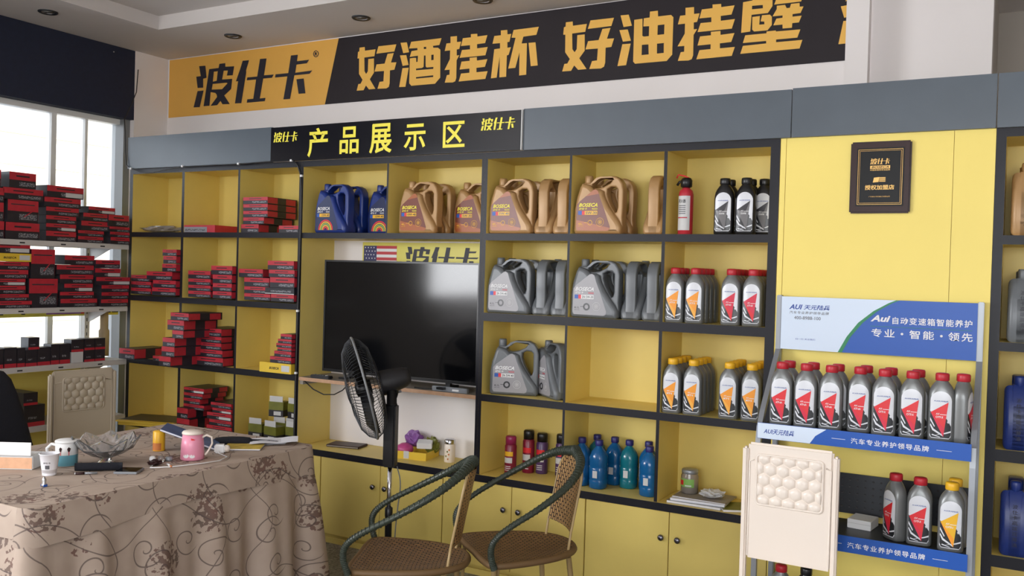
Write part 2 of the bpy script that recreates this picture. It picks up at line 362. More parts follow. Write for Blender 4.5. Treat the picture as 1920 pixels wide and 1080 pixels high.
GL={"bo":[[[58,2936],[120,2934],[135,2849],[101,2845],[103,2783],[48,2785],[32,2865],[77,2865]],[[48,2763],[108,2763],[73,2650],[12,2652]],[[158,2907],[249,2907],[256,2935],[313,2935],[314,2910],[398,2906],[385,2846],[330,2848],[339,2882],[298,2884],[285,2825],[382,2822],[374,2754],[310,2714],[364,2652],[295,2655],[275,2679],[243,2652],[180,2652],[241,2709],[237,2724],[223,2738],[177,2747],[169,2653],[111,2654]],[[204,2886],[232,2885],[242,2887],[234,2821],[196,2817]],[[196,2802],[328,2800],[339,2796],[288,2759],[187,2763]]],"shi":[[[476,2936],[535,2935],[509,2870],[511,2853],[472,2651],[413,2653],[438,2802],[417,2802],[455,2884]],[[635,2934],[694,2932],[674,2822],[762,2820],[747,2800],[668,2801],[641,2671],[693,2671],[687,2650],[523,2650],[527,2673],[582,2673],[604,2800],[518,2801],[522,2820],[613,2819]]],"ka":[[[909,2932],[968,2931],[962,2890],[1066,2890],[1047,2869],[958,2868],[949,2816],[1095,2819],[1072,2799],[942,2800],[910,2649],[852,2650],[882,2798],[774,2799],[778,2820],[889,2819]],[[961,2773],[1023,2773],[1041,2676],[983,2677]]],"reg":[[[1122,2945],[1139,2936],[1146,2920],[1138,2905],[1122,2900],[1105,2908],[1098,2924],[1105,2940]],[[1122,2940],[1134,2933],[1140,2920],[1134,2909],[1122,2905],[1110,2911],[1105,2924],[1110,2936]],[[1113,2933],[1124,2933],[1130,2927],[1125,2922],[1132,2912],[1126,2911],[1120,2921],[1119,2912],[1113,2912]]],"hao":[[[1475,2928],[1516,2928],[1518,2905],[1601,2906],[1593,2864],[1515,2863],[1519,2778],[1533,2760],[1545,2776],[1546,2851],[1590,2851],[1593,2763],[1562,2725],[1607,2663],[1557,2663],[1533,2689],[1515,2661],[1461,2662],[1473,2702],[1491,2703],[1505,2726],[1476,2765],[1474,2861],[1461,2862],[1464,2902],[1474,2905]],[[1622,2922],[1758,2921],[1744,2879],[1607,2878]],[[1693,2869],[1740,2870],[1721,2814],[1762,2812],[1748,2768],[1715,2767],[1715,2688],[1709,2667],[1691,2659],[1623,2662],[1638,2703],[1667,2704],[1670,2767],[1597,2769],[1611,2812],[1673,2812]]],"jiu":[[[1789,2927],[1836,2925],[1854,2864],[1811,2862]],[[1787,2851],[1834,2849],[1853,2788],[1809,2786]],[[1808,2772],[1855,2771],[1834,2658],[1787,2660]],[[1868,2925],[2086,2925],[2072,2886],[2026,2885],[2029,2874],[2062,2871],[2080,2858],[2084,2693],[2048,2660],[1877,2661],[1861,2677],[1861,2826],[1893,2827],[1907,2825],[1909,2800],[1918,2801],[1920,2826],[1920,2837],[1860,2835],[1872,2869],[1916,2871],[1914,2883],[1853,2886]],[[1961,2885],[1978,2884],[1979,2872],[1961,2873]],[[2017,2833],[2033,2833],[2034,2802],[2017,2801]],[[1964,2834],[1975,2833],[1978,2768],[1986,2761],[2034,2760],[2033,2749],[1909,2751],[1908,2761],[1951,2761],[1963,2767]],[[1910,2710],[2034,2711],[2034,2701],[1910,2701]]],"gua":[[[2149,2927],[2194,2926],[2195,2891],[2224,2891],[2212,2849],[2195,2848],[2196,2813],[2214,2813],[2196,2785],[2197,2682],[2190,2663],[2173,2658],[2117,2661],[2131,2704],[2149,2705],[2149,2734],[2113,2735],[2149,2796],[2149,2847],[2111,2847],[2122,2890],[2150,2890]],[[2289,2927],[2333,2925],[2334,2909],[2401,2910],[2387,2866],[2333,2865],[2334,2841],[2405,2842],[2391,2796],[2216,2797],[2231,2841],[2286,2840],[2285,2864],[2223,2865],[2235,2909],[2290,2909]],[[2285,2791],[2334,2791],[2335,2771],[2405,2773],[2390,2730],[2333,2729],[2334,2704],[2409,2704],[2395,2661],[2214,2660],[2229,2705],[2286,2705],[2286,2729],[2218,2729],[2230,2774],[2286,2774]]],"bei":[[[2489,2927],[2531,2926],[2533,2901],[2558,2901],[2547,2857],[2534,2857],[2535,2825],[2558,2826],[2544,2784],[2533,2782],[2532,2662],[2488,2662],[2486,2779],[2470,2662],[2432,2661],[2449,2825],[2487,2826],[2486,2856],[2436,2857],[2447,2900],[2490,2900]],[[2572,2921],[2732,2922],[2718,2879],[2636,2877],[2626,2840],[2660,2839],[2661,2663],[2616,2662],[2614,2791],[2590,2707],[2544,2707],[2586,2876],[2560,2879]],[[2670,2839],[2714,2838],[2732,2708],[2688,2708]]],"you":[[[3218,2929],[3264,2928],[3284,2868],[3237,2866]],[[3214,2852],[3261,2851],[3281,2790],[3236,2789]],[[3233,2776],[3280,2775],[3258,2664],[3209,2663]],[[3296,2897],[3342,2898],[3344,2809],[3352,2804],[3380,2804],[3380,2855],[3348,2857],[3349,2899],[3381,2900],[3382,2930],[3425,2930],[3427,2900],[3497,2900],[3510,2887],[3510,2696],[3481,2666],[3308,2667],[3297,2679]],[[3427,2855],[3463,2855],[3463,2805],[3427,2805]],[[3426,2760],[3463,2760],[3464,2709],[3427,2709]],[[3343,2762],[3379,2761],[3382,2709],[3343,2709]]],"bi":[[[3867,2920],[3913,2923],[3924,2940],[3933,2963],[4003,2963],[4010,2947],[4011,2884],[3990,2853],[3911,2853],[3907,2772],[3862,2770]],[[3916,2951],[3964,2951],[3963,2928],[3913,2929]],[[3912,2897],[3964,2895],[3965,2879],[3912,2880]],[[3915,2842],[3952,2843],[3950,2801],[3975,2800],[3974,2813],[3956,2816],[3962,2845],[4000,2844],[4010,2833],[4011,2793],[3991,2769],[3926,2770],[3916,2780]],[[4029,2918],[4067,2920],[4069,2939],[4110,2941],[4111,2922],[4158,2923],[4146,2890],[4019,2890]],[[4032,2883],[4071,2883],[4079,2866],[4094,2866],[4099,2884],[4139,2884],[4140,2866],[4158,2865],[4145,2835],[4108,2834],[4108,2822],[4151,2822],[4139,2791],[4108,2791],[4107,2769],[4063,2770],[4062,2789],[4018,2790],[4032,2821],[4061,2822],[4061,2833],[4013,2834],[4032,2867]],[[3987,2764],[4031,2764],[4032,2759],[4147,2757],[4134,2719],[4034,2720],[4034,2707],[4158,2706],[4146,2666],[3861,2667],[3873,2705],[3987,2706],[3986,2718],[3872,2719],[3883,2756],[3986,2755]]],"edge":[[[4328,2845],[4367,2848],[4388,2795],[4345,2790]],[[4347,2867],[4373,2904],[4400,2904],[4402,2863]],[[4342,2775],[4385,2775],[4369,2669],[4323,2669]],[[4396,2796],[4408,2796],[4408,2669],[4393,2669]]]}
# ---------------- room shell ----------------
mb=MB(); mb.box(-.6,8.1,-7.1,2.0,-.1,0,'floor'); ST('floor',mb)
CZ=3.01; TX,TY,TH=.36,-.12,.085
mb=MB()
mb.box(-.6,8.1,TY,.479,CZ,CZ+.3,'ceilwhite'); mb.box(-.6,TX,-7.1,TY,CZ,CZ+.3,'ceilwhite'); mb.box(7.4,8.1,-7.1,TY,CZ,CZ+.3,'ceilwhite'); mb.box(TX,7.4,-7.1,-6.4,CZ,CZ+.3,'ceilwhite')
mb.box(TX,7.4,-6.4,TY,CZ+TH,CZ+.3,'ceilwhite'); mb.box(4.45,8.1,.479,2.0,CZ,CZ+.3,'ceilwhite'); ST('ceiling',mb)
mb=MB(); mb.box(-.6,4.45,.479,.58,0,CZ,'wallwhite'); ST('wall_back',mb)
mb=MB(); mb.box(4.4,4.96,.6,.75,0,CZ,'wallwhite'); mb.box(4.36,4.46,.44,.479,2.2,CZ,'wallwhite'); ST('trim_1',mb)
mb=MB(); mb.box(4.9,8.1,1.5,1.6,0,CZ,'wallgrey'); mb.box(4.90,4.96,.75,1.5,0,CZ,'wallgrey'); ST('wall_alcove',mb)
mb=MB(); mb.box(8.0,8.1,-7.1,1.5,0,CZ,'wallwhite'); ST('wall_right',mb)
mb=MB(); mb.box(-.6,1.5,-7.1,-7.0,0,CZ,'wallwhite'); mb.box(7,8,-7.1,-7.0,0,CZ,'wallwhite'); mb.box(1.5,7,-7.1,-7,2.6,CZ,'wallwhite'); mb.box(1.5,3.4,-7.1,-7,0,2.6,'wallgrey'); mb.box(3.4,7,-7.1,-7,0,.9,'wallgrey'); ST('wall_front',mb)
mb=MB()
for x in (3.4,4.6,5.75,6.93): mb.box(x,x+.07,-7.08,-7.02,.9,2.6,'greyframe')
mb.box(3.4,7,-7.08,-7.02,2.53,2.6,'greyframe'); ST('window_2',mb)
# left wall: pier beside the shelves, sill, window frame with panes, navy header
mb=MB(); mb.box(-.5,-.26,.2,.479,0,CZ,'wallwhite'); mb.box(-.5,-.30,-7.0,.2,0,.2,'wallwhite'); mb.box(-.5,-.48,-7.0,.2,2.535,CZ,'wallwhite'); mb.box(-.5,-.27,-3.72,-1.5,.2,2.56,'wallgrey'); mb.box(-.5,-.27,-7.0,-3.72,.2,.95,'wallgrey'); ST('wall_left',mb)
mb=MB(); mb.box(-.40,-.262,-7.0,.2,2.535,CZ-.002,'navy'); hd=ST('trim_2',mb)
mb=MB(); mb.lathe([(.004,0),(.004,.004)],'steel',c=(-.262,.03,2.965),axis=(1,0,0),n=8); O('screw',mb,hd)
wn=MB(); wn.box(-.42,-.34,-7.0,.2,2.50,2.535,'whiteframe'); wn.box(-.42,-.34,-7,.2,.2,.26,'whiteframe'); wn.box(-.42,-.30,.15,.2,.2,2.535,'greyframe')
win=ST('window_1',wn)
for i,y in enumerate((-.10,-.34,-1.5,-3.77,-5.1,-6.3)):
    m=MB(); m.box(-.41,-.36,y,y+(.035 if i else .02),.26,2.50,'whiteframe'); O('mullion',m,win)
ys=[.15,-.08,-.305,-3.77,-5.05,-6.25]
for a,b in zip(ys,[-.10,-.34,-1.5,-5.1,-6.3,-7.0]):
    m=MB(); m.add([(-.385,a,.26),(-.385,b,.26),(-.385,b,2.50),(-.385,a,2.50)],[(0,1,2,3)],'pane'); O('pane',m,win)
# outside
mb=MB(); mb.box(-30,-.62,-20,20,-.2,-.1,'asphalt'); tag(ST('street_ground',mb),'pale paved street outside the window','ground')
bl=T('tiled_house','pale house front with cream cladding boards outside the window','building',(-7.0,4.6,-.1))
mb=MB(); mb.box(-.3,.3,-6,6,0,7,'concrete'); O('wall',mb,bl)
for k in range(14):
    mb=MB(); mb.box(.3,.36,-3.4,2.4,.4+k*.42,.4+k*.42+.36,'tilecream'); O('cladding_board',mb,bl)
tp=T('market_awning','blurry pale blue awning with slanting pole outside the window','awning',(-4.6,1.2,-.1))
mb=MB(); mb.add([(-.6,-.7,1.55),(.6,-.7,1.15),(.6,.9,1.15),(-.6,.9,1.55),(.6,-.7,1.05),(.6,.9,1.05)],[(0,1,2,3),(1,4,5,2)],'bluetarp'); O('canopy',mb,tp)
mb=MB(); mb.tube([(.62,-.5,1.6),(.62,.9,.2)],.035,'whiteframe'); O('pole',mb,tp)
mb=MB(); mb.tube([(-.5,-.6,0),(-.5,-.6,1.55)],.03,'whiteframe'); mb.tube([(-.5,.8,0),(-.5,.8,1.55)],.03,'whiteframe'); O('leg',mb,tp)
# downlights
for (x,y),lb in zip(((.074,-.667),(.695,.176),(1.72,.179),(2.545,.176),(3.45,.176)),('round recessed ceiling light above the navy header','round recessed ceiling light above the left end of the banner','round recessed ceiling light above the first slogan letter','round recessed ceiling light cut by the top of the picture','round recessed ceiling light just above the picture over the banner')):
    t=T('ceiling_downlight',lb,'ceiling light',(x,y,CZ),group='recessed ceiling lights')
    m=MB(); m.lathe([(.036,-.004),(.05,-.008),(.055,-.003),(.055,0)],'darksteel',cap=False,n=24); m.lathe([(.036,-.004),(.034,0)],'steel',cap=False,n=24); O('trim_ring',m,t)
    m=MB(); m.lathe([(.001,-.001),(.035,-.002)],'dlight',n=20); O('lens',m,t)
# ---------------- wall signs ----------------
YB=.479
bn=T('slogan_banner','long yellow and black slogan banner along the top of the back wall','banner',(0,YB,0))
mb=MB(); mb.add([(-.245,-.004,2.594),(1.205,-.004,2.594),(1.305,-.004,3.004),(-.245,-.004,3.004)],[(0,1,2,3)],'banner_yellow'); mb.add([(-.245,-.001,2.594),(1.205,-.001,2.594),(1.305,-.001,3.004),(-.245,-.001,3.004)],[(3,2,1,0)],'banner_yellow'); O('yellow_panel',mb,bn)
mb=MB(); mb.add([(1.205,-.004,2.594),(4.400,-.004,2.590),(4.392,-.004,2.70),(4.405,-.004,2.82),(4.398,-.004,3.008),(1.305,-.004,3.004)],[(0,1,2,3,4,5)],'banner_black'); O('black_panel',mb,bn)
def glyph(k,dx=0): return poly([[(x/1000+dx,z/1000) for x,z in P] for P in GL[k]])
LOGO=[glyph('bo'),glyph('shi'),glyph('ka')]
mb=MB()
for g_ in LOGO+[glyph('reg')]:
    mb=MB(); mb.flat(g_,'ink_black',o=(0,-.006,0)); O('letter',mb,bn,label='black letter on the yellow end')
for k,dx in (('hao',0),('jiu',0),('gua',0),('bei',0),('hao',1.423),('you',0),('gua',1.424),('bi',0),('edge',0)):
    mb=MB(); pm=glyph(k,dx)
    mb.flat(pm,'banner_gold',o=(0,-.006,0)); O('letter',mb,bn)
def logo_at(mb,x0,z0,h,m,y=0,wfac=1.0):
    s=h/.287
    for g_ in LOGO: mb.flat(([((a-.012)*s*wfac,(b-2.649)*s) for a,b in g_[0]],g_[1]),m,o=(x0,y,z0))
# fascia boards
ZF0,ZF1=2.166,2.371
for x0,x1,lb in ((-.03,1.24,'grey fascia board at the left end, catching the window light'),(2.924,4.226,'grey fascia board right of the black sign'),(4.229,5.0,'grey fascia board above the plaque and yellow panelling'),(5.004,6.1,'grey fascia board at the far right end above the last shelves')):
    mb=MB(); mb.bev(x0,x1,-.022,-.002,ZF0,ZF1+(.004 if x0>4 else 0),'fascia',.001); tag(O('fascia_board',mb),lb,'fascia board','grey fascia boards')
sg=T('black_sign','glossy black sign with yellow product area lettering over the television bay','sign',(0,-.03,0))
mb=MB(); mb.bev(1.244,2.918,-.004,.026,ZF0+.002,ZF1-.006,'signblack',.0015); O('sign_board',mb,sg)
mb=MB(); mb.box(2.918,2.922,-.005,.026,ZF0,ZF1-.004,'whiteframe'); O('edge_strip',mb,sg)
def uz(u,y): return 0
for ch,xa,xb,za,zb in (('产',1.530,1.680,2.180,2.345),('品',1.765,1.900,2.190,2.340),('展',1.975,2.125,2.185,2.345),('示',2.205,2.345,2.190,2.330),('区',2.455,2.590,2.195,2.330)):
    mb=MB()
    if ch=='展':
        for i,(dx,dz) in enumerate(((0,0),(-.003,0),(.003,0),(0,.003),(0,-.003),(.003,.003),(-.003,-.003))): mb.flat(fit(txt(ch,res=3),xa+.003,xb-.003,za+.003,zb-.003),'sign_yellow',o=(dx,-.006-.00015*i,dz))
    else: mb.flat(fit(txt(ch,bold=.018,res=3),xa,xb,za,zb),'sign_yellow',o=(0,-.006,0))
    O('letter',mb,sg)
mb=MB(); logo_at(mb,1.268,2.277,.058,'sign_yellow',y=-.006,wfac=.86); O('small_lettering',mb,sg); mb=MB(); logo_at(mb,2.685,2.272,.062,'sign_yellow',y=-.006,wfac=.86); O('small_lettering',mb,sg)
# yellow panelling
pt=ST('wall_panelling',MB().box(4.182,5.002,.012,.04,0,2.166,'yellow_panel'))
for a,b in ((4.182,4.2045),(4.2065,4.855),(4.857,5.002)):
    O('panel',MB().box(a,b,0,.012,0,2.166,'yellow_panel'),pt)
# ---------------- shelving ----------------
def board(x0,x1,z0,z1,y1=.285,y0=0,inner='yellow'): return MB().box(x0,x1,y0,y1,z0,z1,inner,front='charcoal')
def unit(label,xl0,xl1,xr0,xr1,divs,rows,zb,back=True,topdivs=None,bk='yellow',group='yellow and charcoal display shelves'):
    t=T('display_shelf',label,'shelf unit',(0,0,0),group=group)
    O('side_panel',board(xl0,xl1,zb,2.166),t); O('side_panel',board(xr0,xr1,zb,2.166),t)
    O('top_board',board(xl1,xr0,2.1327,2.166),t)
    for z0,z1 in rows: O('shelf',board(xl1,xr0,z0,z1),t)
    zs=[zb]+sorted([v for r in rows for v in r])+[2.1327]
    for d0,d1 in divs:
        for k in range(0,len(zs),2): O('divider',board(d0,d1,zs[k],zs[k+1]),t)
    if topdivs:
        for d0,d1 in topdivs: O('divider',board(d0,d1,zs[-2],zs[-1]),t)
    if back: O('back_panel',MB().box(xl0,xr1,.285,.297,zb,2.166,bk),t)
    return t
R3=((1.7172,1.7527),(1.3052,1.3476),(.8935,.9300))
RA=((1.7214,1.7527),(1.3049,1.3400),(.8924,.9300))
unit('yellow display shelf with charcoal edges full of red filter boxes beside the window',-.03,0,1.4426,1.4575,((.4646,.4872),(.9533,.9693)),RA,.515)
tb=unit('yellow display shelf bay around the television with oil jugs on top',1.4577,1.4732,2.6765,2.6938,(),((1.7214,1.7527),),.515,back=False,topdivs=((2.0726,2.084),))
O('back_panel',MB().box(1.4577,2.6938,.285,.297,1.72,2.166,'yellow'),tb)
O('back_panel',MB().box(1.4577,2.6938,.285,.297,.515,1.72,'wallwhite'),tb,label='off-white back panel behind the television')
unit('yellow display shelf with bronze and silver oil jugs right of the television',2.694,2.7115,4.1392,4.18,((3.1753,3.1879),(3.6557,3.6717)),R3,.515)
ud=unit('yellow display shelf cut off by the right edge of the picture',5.003,5.038,5.9,5.935,((5.46,5.475),),((1.7172,1.7527),(1.3052,1.3400),(.8780,.9240),(.467,.513)),0)
# counter and cabinets
wt=O('worktop',MB().box(-.03,4.18,-.004,.297,.478,.5141,'yellow',front='charcoal',left='charcoal')); tag(wt,'long yellow worktop with charcoal edge under the display shelves','worktop')
def cabinet(x0,x1,mid,knobs,lb):
    t=T('base_cabinet',lb,'cabinet',(0,0,0),group='yellow base cabinets')
    O('carcass',MB().box(x0+.001,x1-.001,.016,.297,.05,.477,'charcoal'),t)
    for a,b,kx in ((x0,mid,knobs[0]),(mid,x1,knobs[1])):
        if b-a<.02: continue
        d=O('door',MB().bev(a+.002,b-.002,0,.016,.045,.476,'yellow',.0012),t)
        k=MB(); k.lathe([(.006,0),(.005,.008),(.013,.012),(.015,.018),(.011,.024),(.002,.026)],'knob',c=(kx,0,.358),axis=(0,-1,0),n=16); O('knob',k,d)
    O('plinth',MB().box(x0,x1,-.012,.0,.0,.030,'yellow').box(x0,x1,.02,.04,.0,.05,'yellow'),t)
cabinet(-.03,.82,.40,(.36,.44),'yellow base cabinet at the window end, hidden behind the draped table')
cabinet(.822,1.655,1.24,(1.20,1.28),'yellow two-door base cabinet just left of the draped table corner')
cabinet(1.657,2.489,2.08,(2.039,2.12),'yellow two-door base cabinet behind the standing fan')
cabinet(2.491,3.311,2.905,(2.865,2.951),'yellow two-door base cabinet behind the right rattan chair')
cabinet(3.313,4.18,3.733,(3.700,3.779),'yellow two-door base cabinet behind the white plastic chair')
# cable along the fascia
cb=T('wall_cable','thin black cable clipped along the bottom of the fascia','cable',(0,0,0))
m=MB(); m.tube([(-.235,.205,2.88),(-.222,.19,2.80),(-.216,.18,2.72),(-.19,.12,2.62),(-.10,.0,2.50),(-.05,-.03,2.40),(-.045,-.03,2.28),(-.03,-.03,2.19),(.012,-.027,2.164),(.1,-.027,2.138),(.2,-.027,2.134),(.35,-.027,2.148),(.497,-.027,2.162),(.75,-.027,2.163),(.981,-.027,2.162),(1.2,-.027,2.168),(1.405,-.027,2.168)],.0035,'cable',n=6); O('cord',m,cb)
m=MB(); m.tube([(1.405,-.012,2.166),(1.44,-.012,2.14),(1.46,-.010,2.09),(1.468,-.008,2.0),(1.47,-.008,1.85),(1.466,-.008,1.6),(1.462,-.008,1.2),(1.46,-.008,.8),(1.46,-.01,.52)],.0055,'cable',n=6); O('cord',m,cb)
for x,z,y in ((.012,2.166,-.028),(.497,2.165,-.028),(.981,2.164,-.028),(1.405,2.168,-.03),(1.467,2.08,-.01),(1.463,1.30,-.01),(1.461,.94,-.01)):
    O('clip',MB().box(x-.007,x+.007,y-.006,y+.006,z-.006,z+.006,'white'),cb)
# ---------------- television bay ----------------
tv=T('television','large flat black television on the wooden shelf','television',(2.128,.05,.93))
O('housing',MB().bev(-.523,.523,.006,.05,.03,.67,'bezel',.006),tv)
O('screen',MB().box(-.512,.512,.003,.007,.045,.660,'screen'),tv)
O('bezel',MB().box(-.523,-.512,0,.006,.03,.67,'bezel').box(.512,.523,0,.006,.03,.67,'bezel').box(-.512,.512,0,.006,.66,.67,'bezel').box(-.512,.512,0,.006,.03,.045,'bezel'),tv)
for s in (-1,1): O('foot',MB().box(s*.33-.02,s*.33+.02,-.06,.10,0,.012,'bezel').box(s*.33-.015,s*.33+.015,.02,.04,.012,.04,'bezel'),tv)
sh=T('television_shelf','bare wooden board carrying the television','shelf',(0,0,0))
O('board',MB().box(1.4735,2.6762,.0,.284,.898,.918,'greywood',front='rawwood'),sh)
O('batten',MB().box(1.4735,1.50,.01,.284,.875,.897,'greywood'),sh)
m=MB(); m.tube([(1.50,.02,.895),(1.56,.03,.85),(1.63,.04,.825),(1.70,.05,.83),(1.76,.05,.86),(1.80,.05,.897)],.0035,'cable',n=6); tag(O('loose_cable',m),'loose black cable sagging under the wooden television shelf','cable')
m=MB(); m.tube([(2.27,-.0+.03,.9225),(2.33,.03,.9225),(2.40,.06,.9225),(2.46,.03,.9225),(2.52,.05,.9225)],.0035,'cable',n=6); tag(O('loose_cable',m),'black cable lying on the wooden shelf in front of the television','cable')
st=T('set_top_box','flat grey set top box on the right of the wooden shelf','set top box',(2.50,.0,.9185)); O('case',MB().bev(-.11,.11,.02,.045,0,.025,'silverpaint',.003),st)
O('light_panel',MB().box(.02,.06,.018,.0205,.006,.016,'white'),st)
rm=T('remote_control','black remote control lying at the left of the wooden shelf','remote control',(1.62,.03,.9185)); O('case',MB().bev(-.07,.07,-.02,.02,0,.018,'plastic_dark',.004),rm); m=MB()
for i in range(5): m.box(-.055+i*.022,-.045+i*.022,-.008,.008,.018,.020,'white' if i==4 else 'greyframe')
O('buttons',m,rm)
fb=T('flag_strip','yellow advertising strip with flag and brand lettering behind the television top','strip',(0,.283,0))
O('strip',MB().box(1.695,2.545,-.003,0,1.50,1.712,'flag_yellow'),fb)
m=MB()
for i in range(5): m.box(1.80,1.945,-.0045,-.003,1.692-i*.034-.017,1.692-i*.034,'flag_red')
for i in range(4): m.box(1.80,1.945,-.0045,-.003,1.692-i*.034-.034,1.692-i*.034-.017,'white')
O('flag_stripes',m,fb)
m=MB(); m.box(1.705,1.80,-.0045,-.003,1.56,1.692,'flag_blue')
star=poly([[(math.sin(i*PI/5)*(.0055 if i%2==0 else .0023),math.cos(i*PI/5)*(.0055 if i%2==0 else .0023)) for i in range(10)]])
for r in range(6):
    for c in range(4): m.flat(star,'white',o=(1.717+c*.021+(r%2)*.008,-.0048,1.681-r*.021))
O('flag_canton',m,fb)
m=MB(); logo_at(m,2.0,1.555,.133,'ink_black',y=-.0045,wfac=1.0); O('lettering',m,fb,kind='stuff')
# plaque
pq=T('award_plaque','black and gold franchise plaque on dark wood on the yellow panelling','plaque',(4.588,-.001,1.987))
O('wood_board',MB().bev(-.116,.116,-.018,0,-.147,.147,'plaque_wood',.006),pq)
O('plate',MB().box(-.090,.090,-.021,-.018,-.118,.120,'plaque_black'),pq)
m=MB()
for w,h0,h1,t in ((.085,-.112,.114,.0016),(.079,-.106,.108,.0010)):
    m.box(-w,w,-.0225,-.021,h0,h0+t,'plaque_gold').box(-w,w,-.0225,-.021,h1-t,h1,'plaque_gold').box(-w,-w+t,-.0225,-.021,h0+t,h1-t,'plaque_gold').box(w-t,w,-.0225,-.021,h0+t,h1-t,'plaque_gold')
O('border',m,pq)
m=MB(); logo_at(m,-.038,.052,.024,'plaque_gold',y=-.0225,wfac=.83)
m.flat(rect(-.038,.038,.034,.047),'plaque_gold',o=(0,-.0222,0)); m.flat(fit(txt('BOSECA',bold=.02,shear=.3),-.033,.033,.036,.045),'plaque_black',o=(0,-.0228,0))
m.flat(fit(txt('中国高端润滑油品牌',bold=.01),-.038,.038,.026,.032),'plaque_gold',o=(0,-.0225,0))
m.flat(poly([[(-.026,-.022),(-.022,-.002),(-.002,.0),(-.004,-.020)]]),'plaque_gold',o=(0,-.0225,0))
for i in range(4): m.flat(rect(-.002,.022,-.019+i*.005,-.016+i*.005),'plaque_gold',o=(0,-.0225,0))
m.flat(fit(txt('授权加盟店',bold=.02),-.056,.056,-.052,-.032),'plaque_gold',o=(0,-.0225,0))
m.flat(fit(txt('广东波仕卡石油化工有限公司',bold=.0),-.040,.040,-.082,-.077),'plaque_gold',o=(0,-.0225,0))
O('lettering',m,pq)
# ---------------- oil bottles ----------------
BS=[(0,.040,.026,3.2),(.004,.0435,.030,3.4),(.02,.044,.030,3.6),(.160,.044,.030,3.5),(.175,.0432,.0295,3.2),(.188,.0408,.0285,2.8),(.199,.0365,.027,2.5),(.209,.0305,.025,2.2),(.217,.0245,.0225,2),(.222,.0205,.0205,2),(.228,.020,.020,2)]
def bfront(x,z):
    for a,b in zip(BS,BS[1:]):
        if z<=b[0] or b is BS[-1]:
            t=(z-a[0])/(b[0]-a[0]); hw=a[1]+(b[1]-a[1])*t; hd=a[2]+(b[2]-a[2])*t; e=a[3]+(b[3]-a[3])*t; break
    q=min(.999,abs(x)/hw); return -hd*(1-q**e)**(1/e)
def arch(w,z0,z1,n=14):
    c=z1-w; return [(-w+.006,z0),(w-.006,z0),(w,z0+.008)]+[(w*math.cos(PI*i/n),c+w*math.sin(PI*i/n)) for i in range(n+1)]+[(-w,z0+.008)]
_lab={}
def bottle_label(kite,kite2,code):
    k=(kite,code)
    if k in _lab: return _lab[k]
    m=MB(); A=lambda pm,mt,off: m.add(*drape(pm,bfront,off),mt,smooth=True)
    dk=kite=='dark'
    A(poly([arch(.0355,.014,.187)]),'label_white',.0006)
    A(poly([[(-.0352,.030),(-.030,.0165),(.030,.0165),(.0352,.028),(.0352,.060),(.020,.088),(-.005,.080),(-.0352,.112)]]),'label_dark',.0010)
    A(poly([[(-.033,.066),(-.022,.048),(.012,.026),(.010,.022),(-.026,.042),(-.0345,.060)],[(-.034,.088),(-.018,.058),(-.020,.054),(-.0345,.078)],[(.0352,.044),(.016,.036),(-.02,.024),(.018,.032),(.0352,.038)],[(.0352,.098),(.022,.076),(.026,.070),(.0352,.086)],[(-.026,.028),(.0,.020),(.0,.018),(-.028,.024)]]),'label_white',.0013)
    A(poly([[(.025,.148),(-.0335,.108),(.011,.020)]]),'label_grey' if dk else kite,.0017)
    if dk: A(poly([[(-.0335,.108),(.025,.148),(.006,.100)]]),'boxblack',.0019)
    else: A(poly([[(.012,.052),(-.0335,.108),(.011,.020)]]),kite2,.0019)
    A(fit(txt('AUI天元陆兵',bold=.02),-.024,.024,.148,.153),'blue_ink',.0012)
    A(fit(txt('AUI',bold=.02,shear=.3),-.016,-.004,.1005,.107),'white',.0023); A(rect(-.002,.020,.101,.103),'white',.0023)
    A(fit(txt(code,bold=.02),-.016,.009,.088,.096),'white',.0023)
    _lab[k]=m.mesh('label'); return _lab[k]
_body={}
def bottle_proto(body,cap,kite,kite2,code):
    k=(body,cap,kite,code)
    if k not in _body:
        b=MB(); b.loft(BS,body,n=32)
        c=MB(); c.lathe([(.0225,.224),(.0238,.226),(.0238,.246),(.0215,.251),(.012,.2525)],cap,n=28,ridges=-.05)
        _body[k]=(b.mesh('bottle'),c.mesh('cap'))
    return (*_body[k],bottle_label(kite,kite2,code))
def bottle(x,y,z,spec,label,group=None,rz=0,lab=True):
    b,c,l=bottle_proto(*spec); t=T('oil_bottle',label,'bottle',(x,y,z),rz,group)
    O('body',b,t); O('cap',c,t)
    if lab: O('label',l,t)
    return t
BK=('bottle_black','bottle_black','dark','dark','75W90'); OR=('bottle_grey','cap_red','orange','orange2','ATF III'); RD=('bottle_grey','cap_red','redlabel','redlabel2','ATF-6D')
YW=('bottle_grey','cap_yellow','orange','orange2','MTF II'); R1=('bottle_grey','cap_red','redlabel2','redlabel','ATF-6A'); R2=('bottle_grey','cap_red','redlabel2','redlabel','CVTF-X'); Y2=('bottle_grey','cap_yellow','cap_yellow','orange','CVTF-I')
ordn=['front','second','third','fourth','fifth']
def column(x,z,spec,n,desc,grp,y0=.035,pitch=.063,dx=0):
    for i in range(n):
        lb=desc+(', front' if i==0 else ', %s back'%ordn[i])
        bottle(x+dx*i,y0+pitch*i,z,spec,lb,grp)
column(3.934,1.7527,BK,2,'black oil bottle, left column on the top shelf','black oil bottles',dx=.006)
column(4.031,1.7527,BK,2,'black oil bottle, middle column on the top shelf','black oil bottles',dx=.004)
bottle(4.094,.10,1.7527,BK,'black oil bottle half hidden behind the right post on the top shelf','black oil bottles')
bottle(4.090,.175,1.7527,BK,'black oil bottle behind the half hidden one by the right post','black oil bottles')
column(3.717,1.3476,OR,3,'red-capped bottle with orange label, second shelf, leftmost column','red-capped bottles on the second shelf')
column(3.812,1.3476,OR,4,'red-capped bottle with orange label, second shelf, second column','red-capped bottles on the second shelf',dx=.002)
